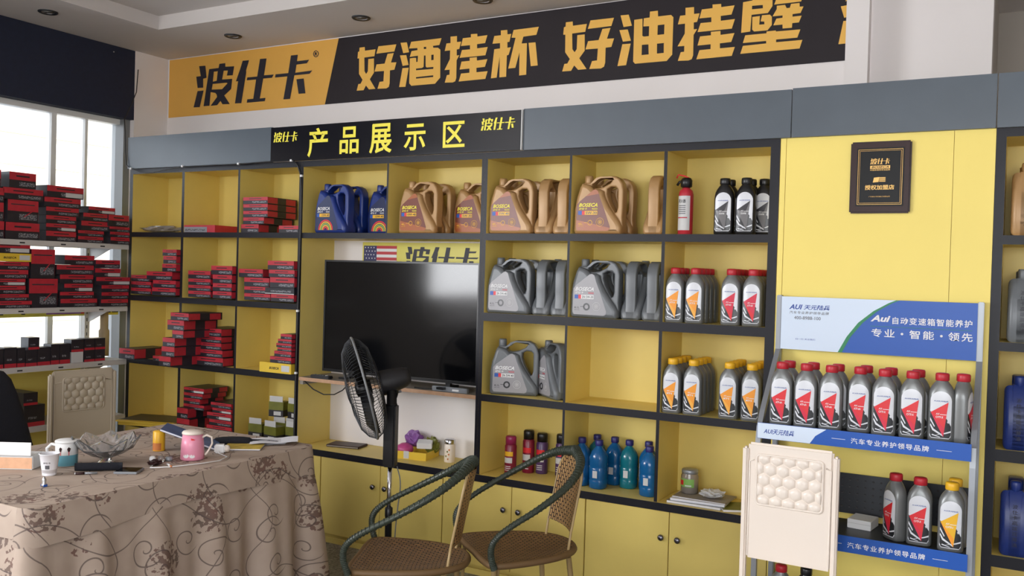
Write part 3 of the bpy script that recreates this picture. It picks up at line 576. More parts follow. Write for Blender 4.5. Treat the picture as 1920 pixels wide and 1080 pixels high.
column(3.978,1.3476,RD,4,'red-capped bottle with crimson label, second shelf, third column','red-capped bottles on the second shelf')
column(4.074,1.3476,RD,4,'red-capped bottle with crimson label, second shelf, right column','red-capped bottles on the second shelf')
column(3.717,.93,YW,4,'grey bottle with yellow cap, leftmost column','yellow-capped bottles on the third shelf')
column(3.816,.93,YW,4,'grey bottle with yellow cap, second column','yellow-capped bottles on the third shelf')
column(3.982,.93,YW,4,'grey bottle with yellow cap, third column','yellow-capped bottles on the third shelf')
column(4.082,.93,YW,4,'grey bottle with yellow cap, right column','yellow-capped bottles on the third shelf')
# ---------------- jugs ----------------
W,H=.25,.282
def J(P): return [((x-.5)*W,z*H) for x,z in P]
OUT=J([(.03,0),(.97,0),(1,.03),(1,.16),(.985,.28),(.995,.45),(1,.74),(.97,.86),(.90,.945),(.80,.985),(.52,.985),(.44,.955),(.36,.90),(.30,.885),(.16,.885),(.11,.82),(.04,.60),(.005,.42),(0,.05)])
H1=J([(.36,.79),(.33,.815),(.34,.855),(.43,.93),(.50,.95),(.74,.95),(.77,.92),(.72,.865),(.58,.805),(.46,.785)])
H2=J([(.66,.765),(.74,.805),(.84,.80),(.885,.76),(.89,.45),(.87,.38),(.835,.365),(.77,.44),(.70,.56),(.655,.68)])
BOD=J([(.03,0),(.97,0),(1,.03),(1,.13),(.96,.20),(.84,.335),(.73,.47),(.64,.62),(.60,.73),(.52,.765),(.40,.77),(.31,.84),(.16,.875),(.11,.80),(.04,.60),(.005,.42),(0,.05)])
jf=solid([OUT,H1,H2],.027,.008); jb=solid([BOD],.052,.020,4)
LAB=J([(.10,.055),(.07,.10),(.08,.50),(.14,.56),(.42,.745),(.47,.755),(.52,.73),(.56,.62),(.64,.46),(.79,.12),(.78,.07),(.74,.05)])
DIA=poly([J([(.10,.54),(.42,.755),(.62,.80),(.78,.83),(.60,.81),(.42,.775),(.08,.56)])])
def jug_meshes(body,lab,kind,grade):
    b=MB(); b.add(jf[0],jf[1],body,smooth=False); f=b.mesh('handle'); f.polygons.foreach_set('use_smooth',[True]*len(f.polygons)); f.set_sharp_from_angle(angle=.7)
    b=MB(); b.add(jb[0],jb[1],body); g=b.mesh('body'); g.polygons.foreach_set('use_smooth',[True]*len(g.polygons)); g.set_sharp_from_angle(angle=.7)
    c=MB(); c.lathe([(.018,.240),(.0205,.245),(.0205,.277),(.018,.284)],body,c=(-.5*W+.225*W,0,0),n=24,ridges=-.05); c=c.mesh('cap')
    m=MB(); Y=-.0525; tc='sign_yellow' if kind=='gold' else 'white'
    m.flat(poly([LAB]),lab,o=(0,Y,0))
    if kind=='gold': m.flat(poly([J([(.10,.055),(.07,.10),(.075,.24),(.79,.10),(.78,.07),(.74,.05)])]),'goldlabel2',o=(0,Y-.0004,0)); m.flat(poly([J([(.26,.64),(.42,.745),(.47,.755),(.52,.73),(.54,.68)])]),'goldlabel2',o=(0,Y-.0004,0))
    def R(a,b,c_,d): return (a-.5)*W,(b-.5)*W,c_*H,d*H
    m.flat(fit(txt('BOSECA',bold=.025,shear=.3),*R(.12,.52,.46,.525)),tc,o=(0,Y-.0008,0))
    m.flat(fit(txt('波仕卡',bold=.02,shear=.2),*R(.12,.30,.41,.447)),tc,o=(0,Y-.0008,0)); m.flat(fit(txt('9000',bold=.01),*R(.40,.52,.41,.44)),'redlabel' if kind=='silver' else tc,o=(0,Y-.0008,0))
    m.flat(rect(*R(.11,.52,.325,.392)),'cap_yellow' if kind!='silver' else 'white',o=(0,Y-.0008,0))
    m.flat(rect(*R(.11,.19,.325,.392)),'blue_sign',o=(0,Y-.001,0)); 
    if kind!='blue': m.flat(rect(*R(.19,.25,.325,.392)),'redlabel2',o=(0,Y-.001,0))
    m.flat(fit(txt(grade,bold=.02),*R(.27,.51,.335,.38)),'label_dark',o=(0,Y-.0012,0))
    def ring(cx,cz,r0,r1,mt,n=20,a0=0,a1=2*PI):
        vs=[];fs=[]
        for i in range(n+1):
            a=a0+(a1-a0)*i/n
            for r in (r0,r1): vs.append((((cx-.5)*W+r*math.cos(a)),cz*H+r*math.sin(a)))
        m.flat((vs,[(2*i,2*i+1,2*i+3,2*i+2) for i in range(n)]),mt,o=(0,Y-.001,0))
    if kind=='blue':
        for i,mt in enumerate(('redlabel2','cap_yellow','label_green','cap_yellow','redlabel2')): ring(.40,.06,.012+i*.010,.019+i*.010,mt,a0=0,a1=PI)
    else:
        ink='cap_yellow' if kind=='gold' else 'label_dark'
        ring(.37,.19,.010,.0125 if kind=='gold' else .018,ink); ring(.58,.20,.019,.0205,ink if kind=='gold' else 'sticker'); ring(.58,.20,.010,.0115,ink if kind=='gold' else 'sticker'); ring(.58,.20,.003,.006,ink if kind=='gold' else 'sticker')
        m.flat(rect(*R(.24,.33,.187,.195)),ink,o=(0,Y-.001,0)); m.flat(fit(txt('4.1L' if kind=='silver' else '4L',bold=.01),*R(.11,.22,.155,.19)),ink,o=(0,Y-.001,0))
        m.flat(fit(txt('API SN',bold=.0),*R(.11,.22,.125,.14)),ink,o=(0,Y-.001,0))
    return g,f,c,m.mesh('label')
JM={'blue':jug_meshes('jugblue','jugbluelab','blue','15W-40'),'gold5':jug_meshes('gold','goldlabel','gold','5W-40'),'gold3':jug_meshes('gold','goldlabel','gold','5W-30'),'gold10':jug_meshes('gold','goldlabel','gold','10W-40'),
 'silver4':jug_meshes('jugsilver','jugsilverlab','silver','SN 5W-40'),'silver3':jug_meshes('jugsilver','jugsilverlab','silver','SN 5W-30')}
def jug(k,x,y,z,rz,label,group,plain=False):
    t=T('oil_jug',label,'oil jug',(x,y,z),rz,group); g,f,c,l=JM[k]
    O('body',g,t); O('handle',f,t); O('cap',c,t)
    if not plain: O('label',l,t)
    return t
r=math.radians; gG='oil jugs on the display shelves'
z=1.7527
jug('blue',1.665,.065,z,r(-6),'blue oil jug in front at the left of the top shelf',gG); jug('blue',1.672,.185,z,r(-6),'blue oil jug behind the front blue one on the top shelf',gG)
jug('blue',1.944,.20,z,r(-3),'blue oil jug half hidden by the divider on the top shelf',gG)
jug('gold10',2.264,.065,z,r(-4),'bronze oil jug nearest the divider above the television',gG); jug('gold10',2.27,.185,z,r(-4),'bronze oil jug behind the one above the television',gG)
jug('gold3',2.535,.195,z,r(-4),'bronze oil jug half hidden by the post above the right end of the television',gG)
jug('gold5',2.839,.06,z,r(-2),'bronze oil jug with 5W-40 label right of the post on the top shelf',gG); jug('gold5',2.839,.18,z,0,'bronze oil jug behind the 5W-40 one on the top shelf',gG)
jug('gold5',3.017,.155,z,r(-90),'bronze oil jug turned handle forward beside the 5W-40 one',gG); jug('gold5',3.122,.155,z,r(-90),'bronze oil jug turned handle forward against the divider on the top shelf',gG)
jug('gold3',3.322,.06,z,r(-2),'bronze oil jug with 5W-30 label on the top shelf',gG); jug('gold3',3.330,.17,z,0,'bronze oil jug right behind the 5W-30 one',gG)
jug('gold3',3.598,.15,z,r(-90),'bronze oil jug turned handle forward left of the fire extinguisher',gG)
z=1.3476
jug('silver4',2.839,.06,z,r(-2),'silver oil jug with 5W-40 label on the second shelf',gG); jug('silver4',2.839,.18,z,0,'silver oil jug behind the 5W-40 silver one',gG)
jug('silver4',3.017,.155,z,r(-90),'silver oil jug turned handle forward beside the 5W-40 silver one',gG); jug('silver4',3.122,.155,z,r(-90),'silver oil jug turned handle forward against the divider on the second shelf',gG)
jug('silver3',3.316,.06,z,r(-2),'silver oil jug with 5W-30 label on the second shelf',gG); jug('silver3',3.316,.18,z,0,'silver oil jug behind the 5W-30 silver one',gG) 
jug('silver3',3.496,.155,z,r(-90),'silver oil jug turned handle forward beside the 5W-30 silver one',gG); jug('silver3',3.602,.155,z,r(-90),'silver oil jug turned handle forward against the divider left of the orange-labelled bottles',gG)
z=.93
jug('silver4',2.85,.10,z,r(18),'darker silver oil jug turned slightly left on the third shelf',gG); jug('silver4',3.055,.135,z,r(-38),'silver oil jug half hidden by the divider on the third shelf',gG)
# right edge unit jugs seen from the narrow side
for zz,kk,lb in ((1.7527,'gold5','bronze jug with vertical writing at the right edge, top shelf'),(1.3400,'silver4','grey jug with vertical writing at the right edge, second shelf'),(.924,'blue','blue jug with vertical writing at the right edge, third shelf'),(.513,'blue','blue jug with vertical writing at the right edge, lowest shelf')):
    t=jug(kk,5.113,.14,zz,r(90),lb,'jugs at the right edge of the picture',plain=True)
    m=MB()
    for i,ch in enumerate('波仕卡高端润滑油'): m.flat(fit(txt(ch),-.009,.009,.185-i*.021,.202-i*.021),'ink_black',o=(-.1252,0,0),ux=(0,-1,0))
    O('side_lettering',m,t)
    t=jug(kk,5.235,.14,zz,r(90),lb.replace('at the right edge','just beyond the right edge'),'jugs at the right edge of the picture',plain=True)
# ---------------- extinguisher, cans, washer bottles ----------------
ex=T('fire_extinguisher','small red fire extinguisher standing on the top shelf','fire extinguisher',(3.742,.07,1.7527))
m=MB(); m.lathe([(.030,0),(.034,.003),(.034,.185),(.030,.203),(.018,.213),(.016,.218)],'red',n=28); O('cylinder',m,ex)
m=MB(); 
for a in range(14):
    a0=-PI/2-1.1+a*2.0/14; a1=a0+2.0/14
    m.add([(.0345*math.cos(a0),.0345*math.sin(a0),.02),(.0345*math.cos(a1),.0345*math.sin(a1),.02),(.0345*math.cos(a1),.0345*math.sin(a1),.178),(.0345*math.cos(a0),.0345*math.sin(a0),.178)],[(0,1,2,3)],'sticker')
def cylf(R0): return lambda x,z:-math.sqrt(max(0,R0*R0-x*x))
m.add(*drape(fit(txt('灭火器',bold=.02),-.026,.010,.145,.162),cylf(.035),.0004,.006),'label_dark'); m.add(*drape(rect(-.028,.018,.075,.080),cylf(.035),.0004,.006),'red')
for i in range(5): m.add(*drape(rect(-.024,.010,.095+i*.009,.0985+i*.009),cylf(.035),.0004,.006),'grey_ink')
O('label',m,ex)
m=MB(); m.lathe([(.017,.217),(.026,.222),(.027,.250),(.020,.262),(.010,.264)],'plastic_black',n=20); m.tube([(-.01,0,.25),(-.032,-.006,.244),(-.042,-.008,.228)],.006,'plastic_black',n=8); O('valve',m,ex)
m=MB(); m.tube([(.012,0,.262),(-.010,-.002,.272),(-.038,-.006,.278),(-.046,-.006,.262)],.0035,'redlabel2',n=6); O('safety_pin',m,ex)
def can(x,y,h,body,cap,lb):
    t=T('spray_can',lb,'spray can',(x,y,.5141),group='spray cans on the worktop'); R0=.031
    m=MB(); m.lathe([(R0-.002,0),(R0,.003),(R0,h*.74),(R0-.006,h*.79),(R0-.007,h*.80)],body,n=26); O('can',m,t)
    m=MB(); m.lathe([(R0-.003,h*.79),(R0-.003,h*.97),(R0-.007,h),(.01,h)],cap,n=24); O('cap',m,t)
    m=MB(); m.add(*drape(rect(-.020,.024,h*.48,h*.60),cylf(R0),.0006,.006),'cap_yellow' if cap=='magenta' else 'redlabel2'); m.add(*drape(rect(-.022,.022,h*.30,h*.44),cylf(R0),.0006,.006),'sticker'); 
    for i in range(3): m.add(*drape(rect(-.018,.016,h*(.10+i*.05),h*(.12+i*.05)),cylf(R0),.0006,.006),'sticker')
    O('label',m,t)
can(2.826,.12,.196,'sprayred','magenta','magenta spray can with pink cap on the worktop'); can(2.888,.20,.222,'sprayred','plastic_black','tall crimson spray can with black cap on the worktop')
can(2.955,.225,.210,'sprayviolet','plastic_black','violet spray can with black cap on the worktop'); can(3.063,.235,.215,'sprayviolet','plastic_black','violet spray can with black cap nearest the divider')
def washer(x,y,mt,lb,s=1.0):
    t=T('washer_bottle',lb,'bottle',(x,y,.5141),group='blue washer fluid bottles')
    q=[(0,.036,.036,2.4),(.006,.042,.042,2.6),(.04,.043,.043,2.6),(.046,.0405,.0405,2.6),(.052,.043,.043,2.6),(.10,.043,.043,2.6),(.106,.0405,.0405,2.6),(.112,.043,.043,2.6),(.155,.043,.043,2.4),(.178,.036,.036,2.1),(.196,.022,.022,2),(.204,.015,.015,2),(.216,.015,.015,2)]
    m=MB(); m.loft([(a*s,b,c,d) for a,b,c,d in q],mt,n=24); O('body',m,t)
    m=MB(); m.lathe([(.019,.208*s),(.020,.211*s),(.020,.232*s),(.017,.236*s)],'cap_blue',n=24,ridges=-.05); O('cap',m,t)
    m=MB(); m.box(-.044,-.0435,-.012,.012,.06,.15,'white').box(-.012,.012,-.0445,-.044,.055,.09,'sticker'); O('label',m,t)
for x,y,mt,lb in ((3.215+.018,.115,'washer','blue washer fluid bottle leftmost in the front against the divider'),(3.262,.235,'washer2','green-blue washer fluid bottle at the back left'),(3.331,.10,'washer','blue washer fluid bottle, second in the front'),(3.362,.225,'washer','blue washer fluid bottle at the back behind the second front one'),(3.452,.195,'washer2','green-blue washer fluid bottle in the middle'),(3.545,.215,'washer','blue washer fluid bottle at the back right'),(3.592,.10,'washer','blue washer fluid bottle in front against the right divider')): washer(x,y,mt,lb)
# jar, books
def stick(name,label,cat,loc,parts,rz=0,group=None):
    t=T(name,label,cat,loc,rz,group)
    for n,m in parts: O(n,m,t)
    return t
WZ=.5141
bk=[('notebook','spiral notebook with checked edge at the bottom of the pile',.0,.012,'silverpaint',0),('magazine','white magazine lying on the spiral notebook',.0125,.010,'paper',3),('magazine','dark magazine on top of the pile under the glass jar',.0230,.006,'greywood',-2)]
z=WZ
for i,(n,lb,z0,h,c,a) in enumerate(bk):
    m=MB(); m.box(-.125,.125,-.085,.085,.0015,h-.0015,'paper'); 
    t=stick(n,lb+', right of the washer bottles','magazine',(3.835+.01*i,.11+.012*i,WZ+z0),[('pages',m)],math.radians(a),'papers on the worktop')
    O('cover',MB().box(-.126,.126,-.086,.086,h-.0015,h,c).box(-.126,.126,-.086,.086,0,.0015,c),t)
t=stick('booklet','dark green booklet sticking out at the right of the pile','magazine',(4.0,.10,WZ),[('pages',MB().box(-.06,.06,-.07,.07,.001,.010,'paper'))],math.radians(28)); O('cover',MB().box(-.061,.061,-.071,.071,.010,.0115,'olive'),t)
m=MB(); m.lathe([(.036,0),(.041,.004),(.041,.080),(.036,.092),(.036,.094)],'bag_clear',n=28); t=stick('glass_jar','glass jar with green label standing on the magazines','jar',(3.775,.155,WZ+.0295),[('jar',m)])
m=MB(); m.lathe([(.001,.003),(.0385,.003),(.0385,.036),(.001,.038)],'jarfill',n=24); O('contents',m,t)
m=MB(); m.lathe([(.037,.092),(.039,.094),(.039,.108),(.036,.111)],'silverpaint',n=28,ridges=-.03); O('lid',m,t)
m=MB(); m.add(*drape(rect(-.038,.030,.032,.070),cylf(.0417),.0003,.006),'label_green'); m.add(*drape(rect(-.038,-.018,.040,.062),cylf(.0417),.0007,.006),'redlabel2'); m.add(*drape(rect(-.010,.020,.036,.042),cylf(.0417),.0007,.006),'sticker'); O('label',m,t)
def crumple(n,rx,ry,rz_,m,seed,sub=3,rough=.25):
    rnd=random.Random(seed); bm=bmesh.new(); bmesh.ops.create_icosphere(bm,subdivisions=sub,radius=1)
    for v in bm.verts:
        k=1+rnd.uniform(-rough,rough); v.co=Vector((v.co.x*rx*k,v.co.y*ry*k,max(0,(v.co.z*.5+.5))*rz_*2*k*.5+0)); 
    b=MB(); b.add([v.co[:] for v in bm.verts],[[v.index for v in f.verts] for f in bm.faces],m); bm.free(); return b
stick('crumpled_wrapper','crumpled printed plastic wrapper lying on the magazines by the jar','wrapper',(3.895,.12,WZ+.0295),[('wrapper',crumple('w',.055,.04,.035,'sticker',3))],.4)
# niche things below the television
t=T('leather_folder','dark brown folder lying on the worktop under the television shelf','folder',(1.70,.175,WZ),math.radians(12)); O('cover',MB().bev(-.105,.105,-.06,.06,0,.014,'plaque_wood',.003),t); O('pages',MB().box(-.10,.10,-.0605,.055,.004,.010,'greywood'),t)
t=T('yellow_tray','shallow yellow box tray holding the purple and pink things','tray',(2.18,.17,WZ),math.radians(9)); w,d,h=.115,.085,.042
O('base',MB().box(-w,w,-d,d,0,.003,'yellowbox'),t)
for a in ((-w,w,-d,-d+.003),(-w,w,d-.003,d),(-w,-w+.003,-d+.003,d-.003),(w-.003,w,-d+.003,d-.003)): O('wall',MB().box(a[0],a[1],a[2],a[3],.003,h,'yellowbox'),t)
O('sticker',MB().box(-.02,.012,-d-.0015,-d,-.0+.004,.045,'sticker'),t)
m=MB(); m.lathe([(.012,0),(.040,.012),(.050,.034),(.044,.056),(.020,.070),(.002,.072)],'pinkdark',n=26); stick('pink_ball','shiny pink round case in the yellow tray','case',(2.135,.145,WZ+.0035),[('shell',m)])
stick('purple_bag','crumpled purple plastic bag heaped behind the pink case','bag',(2.15,.215,WZ+.045),[('bag',crumple('b',.055,.035,.08,'purple',5))])
t=T('soap_box','small white cardboard box leaning on the tray','box',(2.245,.185,WZ+.06),math.radians(24)); t.rotation_euler.x=.25; O('carton',MB().bev(-.042,.042,-.03,.03,0,.032,'white',.002),t)
stick('green_cloth','dark green crumpled cloth at the right of the tray','cloth',(2.262,.225,WZ+.012),[('cloth',crumple('c',.045,.03,.09,'olive',9))])
m=MB(); m.lathe([(.028,0),(.030,.003),(.030,.098),(.029,.100)],'cream_plastic',n=28); t=stick('floral_tumbler','cream floral tumbler with chrome lid under the television','tumbler',(2.418,.17,WZ),[('body',m)])
m=MB(); m.lathe([(.030,.100),(.0305,.102),(.0305,.122),(.026,.126),(.001,.127)],'chrome',n=28); O('lid',m,t)
m=MB()
for i,(x,zz) in enumerate(((.008,.02),(-.004,.035),(.012,.045),(.004,.06),(.014,.07))): m.add(*drape(([(x+.006*math.cos(k)*(.6+.4*(k%2)),zz+.006*math.sin(k)) for k in range(6)],[(0,1,2,3,4,5)]),cylf(.0303),.0004,.004),'olive' if i%2 else 'rust_ink')
O('pattern',m,t)
# ---------------- filter boxes ----------------
BX=[["a row1 c2","y",-0.0,0.2,[[0.491,0.765,1.753,1.798,"g"]]],["a row1 c3 main","y",0.01,0.25,[[0.976,1.121,1.753,1.803,"r"],[0.992,1.163,1.804,1.844,"r"],[0.991,1.191,1.845,1.883,"r"],[0.99,1.19,1.884,1.924,"r"],[0.988,1.189,1.925,1.966,"r"]]],["a row1 c3 right","y",0.02,0.2,[[1.274,1.428,1.753,1.795,"r"]]],["a row2 c1 left","y",-0.0,0.2,[[-0.01,0.197,1.348,1.388,"r"],[-0.011,0.196,1.389,1.43,"r"],[-0.013,0.184,1.431,1.472,"r"]]],["a row2 c1 right","y",-0.03,0.22,[[0.244,0.505,1.348,1.398,"r"],[0.252,0.499,1.399,1.445,"r"],[0.19,0.429,1.446,1.5,"r"],[0.334,0.5,1.501,1.551,"r"],[0.342,0.508,1.552,1.601,"r"],[0.335,0.502,1.602,1.642,"r"]]],["a row2 c2 left","y",-0.01,0.2,[[0.554,0.752,1.348,1.387,"r"],[0.553,0.751,1.388,1.423,"r"],[0.552,0.749,1.424,1.463,"r"],[0.55,0.748,1.464,1.513,"r"]]],["a row2 c2 right","y",-0.03,0.22,[[0.792,0.986,1.348,1.392,"r"],[0.791,0.985,1.393,1.441,"r"],[0.789,0.983,1.442,1.493,"r"],[0.774,0.986,1.494,1.548,"r"]]],["a row2 c3 left","y",-0.0,0.22,[[1.026,1.238,1.348,1.388,"r"],[1.025,1.229,1.389,1.429,"r"],[1.023,1.227,1.43,1.483,"r"],[0.977,1.174,1.484,1.534,"r"]]],["a row2 c3 right","y",-0.02,0.22,[[1.262,1.461,1.348,1.391,"r"],[1.214,1.456,1.392,1.428,"c"],[1.251,1.45,1.429,1.49,"r"],[1.241,1.457,1.491,1.534,"r"],[1.231,1.435,1.535,1.587,"r"]]],["a row3 c1 flat","y",-0.1,0.26,[[0.032,0.177,0.93,0.998,"r"]]],["a row3 c1 small","y",-0.05,0.2,[[0.29,0.364,0.93,0.963,"r"]]],["a row3 c2 left","y",-0.22,0.26,[[0.553,0.656,0.93,0.99,"r"],[0.574,0.687,0.991,1.051,"r"],[0.582,0.689,1.052,1.105,"r"],[0.665,0.761,1.106,1.153,"r"],[0.621,0.764,1.154,1.214,"r"],[0.647,0.803,1.215,1.259,"r"]]],["a row3 c2 right","y",-0.02,0.25,[[0.628,0.882,0.93,0.984,"r"],[0.659,0.876,0.985,1.03,"r"],[0.657,0.865,1.031,1.073,"r"],[0.656,0.864,1.074,1.112,"r"],[0.655,0.863,1.113,1.161,"r"]]],["a row3 c3","y",-0.03,0.22,[[1.192,1.455,0.93,0.989,"y"],[1.276,1.47,0.99,1.027,"r"],[1.308,1.469,1.028,1.061,"r"],[1.332,1.468,1.062,1.082,"r"],[1.323,1.467,1.083,1.107,"r"],[1.335,1.466,1.108,1.132,"r"],[1.355,1.466,1.133,1.162,"r"]]],["a row4 c2 right","y",0.03,0.2,[[0.699,0.915,0.514,0.556,"r"],[0.721,0.914,0.557,0.593,"r"],[0.701,0.912,0.594,0.636,"s"],[0.746,0.911,0.637,0.666,"s"],[0.731,0.91,0.667,0.7,"r"]]],["a row4 c2 back","y",-0.02,0.2,[[0.433,0.602,0.514,0.581,"r"],[0.421,0.586,0.581,0.647,"r"]]],["a row4 c2 top","y",0.03,0.2,[[0.468,0.674,0.635,0.668,"r"],[0.448,0.636,0.669,0.705,"r"],[0.466,0.658,0.706,0.739,"r"],[0.475,0.671,0.74,0.773,"s"]]],["g1 s1","x",0.02,0.25,[[-0.987,-0.871,1.668,1.767,"r"],[-0.989,-0.876,1.768,1.873,"r"],[-0.991,-0.875,1.874,1.957,"r"],[-0.992,-0.895,1.958,2.059,"r"]]],["g1 s2","x",0.02,0.25,[[-0.864,-0.657,1.668,1.766,"r"],[-0.854,-0.666,1.767,1.897,"b"],[-0.884,-0.638,1.898,1.965,"r"],[-0.848,-0.684,1.966,2.057,"r"]]],["g1 s3","x",0.02,0.25,[[-0.616,-0.417,1.668,1.729,"r"],[-0.617,-0.418,1.73,1.774,"s"],[-0.618,-0.419,1.775,1.822,"r"],[-0.619,-0.402,1.823,1.873,"r"],[-0.631,-0.389,1.874,1.931,"r"],[-0.615,-0.372,1.932,2.002,"s"]]],["g1 s4","x",0.02,0.25,[[-0.405,-0.226,1.668,1.707,"r"],[-0.406,-0.223,1.708,1.744,"r"],[-0.385,-0.19,1.745,1.804,"r"],[-0.372,-0.183,1.805,1.854,"r"],[-0.336,-0.145,1.855,1.897,"s"]]],["g1 s5","x",0.03,0.25,[[-0.183,-0.04,1.668,1.712,"r"],[-0.188,-0.041,1.713,1.746,"r"],[-0.193,-0.042,1.747,1.78,"r"],[-0.202,-0.048,1.781,1.855,"r"]]],["g2 s1","x",0.02,0.25,[[-0.949,-0.695,1.267,1.31,"r"],[-0.949,-0.715,1.311,1.35,"r"],[-0.95,-0.736,1.351,1.399,"r"],[-0.951,-0.737,1.4,1.439,"s"],[-0.952,-0.721,1.44,1.491,"r"],[-0.922,-0.716,1.492,1.537,"r"],[-0.954,-0.7,1.538,1.586,"y"],[-0.955,-0.712,1.587,1.647,"s"]]],["g2 s2","x",0.02,0.25,[[-0.716,-0.533,1.267,1.441,"b"],[-0.706,-0.554,1.442,1.616,"b"]]],["g2 s3","x",0.02,0.25,[[-0.514,-0.262,1.267,1.319,"r"],[-0.518,-0.286,1.32,1.362,"r"],[-0.491,-0.294,1.363,1.412,"s"],[-0.521,-0.292,1.413,1.468,"r"],[-0.543,-0.29,1.469,1.527,"r"],[-0.492,-0.287,1.528,1.587,"r"]]],["g2 s4","x",0.03,0.25,[[-0.243,-0.042,1.267,1.314,"r"],[-0.24,-0.039,1.315,1.359,"r"],[-0.241,-0.036,1.36,1.404,"r"],[-0.28,-0.029,1.405,1.455,"s"],[-0.289,-0.103,1.456,1.51,"s"],[-0.286,-0.108,1.511,1.564,"r"]]],["g4 s1","x",0.0,0.25,[[-0.718,-0.586,0.56,0.687,"k"],[-0.723,-0.633,0.688,0.763,"k"]]]]
DESC={'a row1 c2': 'second cell of the top row', 'a row1 c3 main': 'top row stack, third cell', 'a row1 c3 right': 'third cell of the top row, right side', 'a row2 c1 left': 'second row stack nearest the window', 'a row2 c1 right': 'tall second row stack, first cell', 'a row2 c2 left': 'left stack, second row, middle cell', 'a row2 c2 right': 'right stack, second row, middle cell', 'a row2 c3 left': 'left stack, second row, third cell', 'a row2 c3 right': 'second row stack by the heavy post', 'a row3 c1 flat': 'third row, sticking out at the left', 'a row3 c1 small': 'third row, small, behind the jutting stack', 'a row3 c2 left': 'jutting uneven stack, third row', 'a row3 c2 right': 'neat stack of five, third row', 'a row3 c3': 'stack by the post, third row', 'a row4 c2 right': 'low worktop stack by the divider', 'a row4 c2 back': 'worktop pair behind the table', 'a row4 c2 top': 'slanting pile above the worktop pair', 'g1 s1': 'top window shelf stack at picture edge', 'g1 s2': 'top window shelf, second stack', 'g1 s3': 'top window shelf, third stack', 'g1 s4': 'top window shelf, fourth stack', 'g1 s5': 'top window shelf, rightmost stack', 'g2 s1': 'second window shelf, leftmost stack', 'g2 s2': 'second window shelf, pair of big boxes', 'g2 s3': 'second window shelf, third stack', 'g2 s4': 'second window shelf, rightmost stack', 'g4 s1': 'lowest window shelf behind the black chair'}
ORD=['bottom','second up','third up','fourth up','fifth up','sixth up','seventh up','top']
KN={'r':'red black filter box','s':'stickered red black filter box','y':'yellow filter box','b':'large black red filter box','g':'long grey and red filter box','c':'flat dark printed box','k':'black box with red base'}
def fbox(w,d,h,kind):
    """front faces -y, origin at centre bottom; returns parts"""
    c=MB(); x=w/2; f=MB(); E=.0008; H=h*.46
    if kind=='y': c.bev(-x,x,0,d,0,h,'yellowbox',.0015); f.flat(fit(txt('BOSECA',bold=.03,shear=.25),-w*.18,w*.12,h*.35,h*.6),'label_dark',o=(0,-E,0)); f.flat(rect(w*.2,w*.45,h*.2,h*.8),'sticker',o=(0,-E,0)); return c,f
    if kind=='c': c.box(-x,x,0,d,0,h,'boxblack'); f.flat(rect(-w*.3,w*.4,h*.3,h*.6),'boxtext',o=(0,-E,0)); f.flat(rect(-x,x,0,h*.12),'sticker',o=(0,-E,0)); return c,f
    if kind=='g': c.box(-x,x,0,d,0,h,'red'); f.flat(rect(-x,x*.5,0,h*.75),'silverpaint',o=(0,-E,0)); f.flat(rect(-x*.9,x*.4,h*.2,h*.45),'boxtext',o=(0,-E*2,0)); return c,f
    if kind=='k': c.box(-x,x,0,d,0,h,'boxblack'); f.flat(rect(-x,x,0,h*.2),'red',o=(0,-E,0)); f.flat(rect(-w*.3,w*.1,h*.35,h*.45),'boxtext',o=(0,-E,0)); return c,f
    c.box(-x,x,0,d,0,h,'boxblack',right='boxblack'); s_=h*.5
    c.box(x,x+.0006,d*.0,d*.33,h*.1,h*.95,'red').box(x,x+.0006,d*.62,d*.95,h*.05,h*.9,'red')
    f.flat(rect(-x,x,h-s_,h),'red',o=(0,-E,0)); f.flat(rect(-x*.25,x*.9,h*.12,h*.38),'boxtext',o=(0,-E,0))
    if kind=='b': f.flat(rect(-x*.8,x*.75,h*.78,h*.82),'boxdark',o=(0,-E*2,0)); f.flat(poly([[(0,h*.25),(x*.1,h*.25),(x*.8,h*.6),(x*.7,h*.6)]]),'red',o=(0,-E*2,0))
    else: f.flat(rect(-x*.5,x*.5,h*.70,h*.80),'boxblack' if w>.12 else 'red',o=(0,-E*1.5,0))
    if kind=='s': f.flat(rect(0,x*.95,h*.08,h*.46),'sticker',o=(0,-E*2,0))
    return c,f
CELL=[(0,.4646),(.4872,.9533),(.9693,1.4426)]
rb=random.Random(4)
for key,ax,f0,dep,L in BX:
    n=len(L)
    for i,(a,b,z0,z1,k) in enumerate(L):
        if ax=='y':
            cx=(a+b)/2
            for c0,c1 in CELL:
                if c0-.03<cx<c1+.02: a=max(a,c0+.001); b=min(b,c1-.001)
            w=b-a; yo=f0
        else: w=b-a-.001; yo=f0
        h=z1-z0; o='topmost' if i==n-1 else ORD[i]
        lb=KN[k]+', '+((o+', ') if n>1 else '')+DESC[key]
        jit=rb.uniform(-.02,.02)*(0 if w>.19 else 1)
        if ax=='y': t=T('filter_box',lb,'box',((a+b)/2,yo,z0+.0004),jit*.4,'filter boxes on the yellow shelves')
        else: t=T('filter_box',lb,'box',(yo,(a+b)/2,z0+.0004),PI/2,'filter boxes on the window shelves')
        w=min(w,.30); c,f=fbox(w-.001,dep,h-.0006,k); O('carton',c,t); O('front_print',f,t)
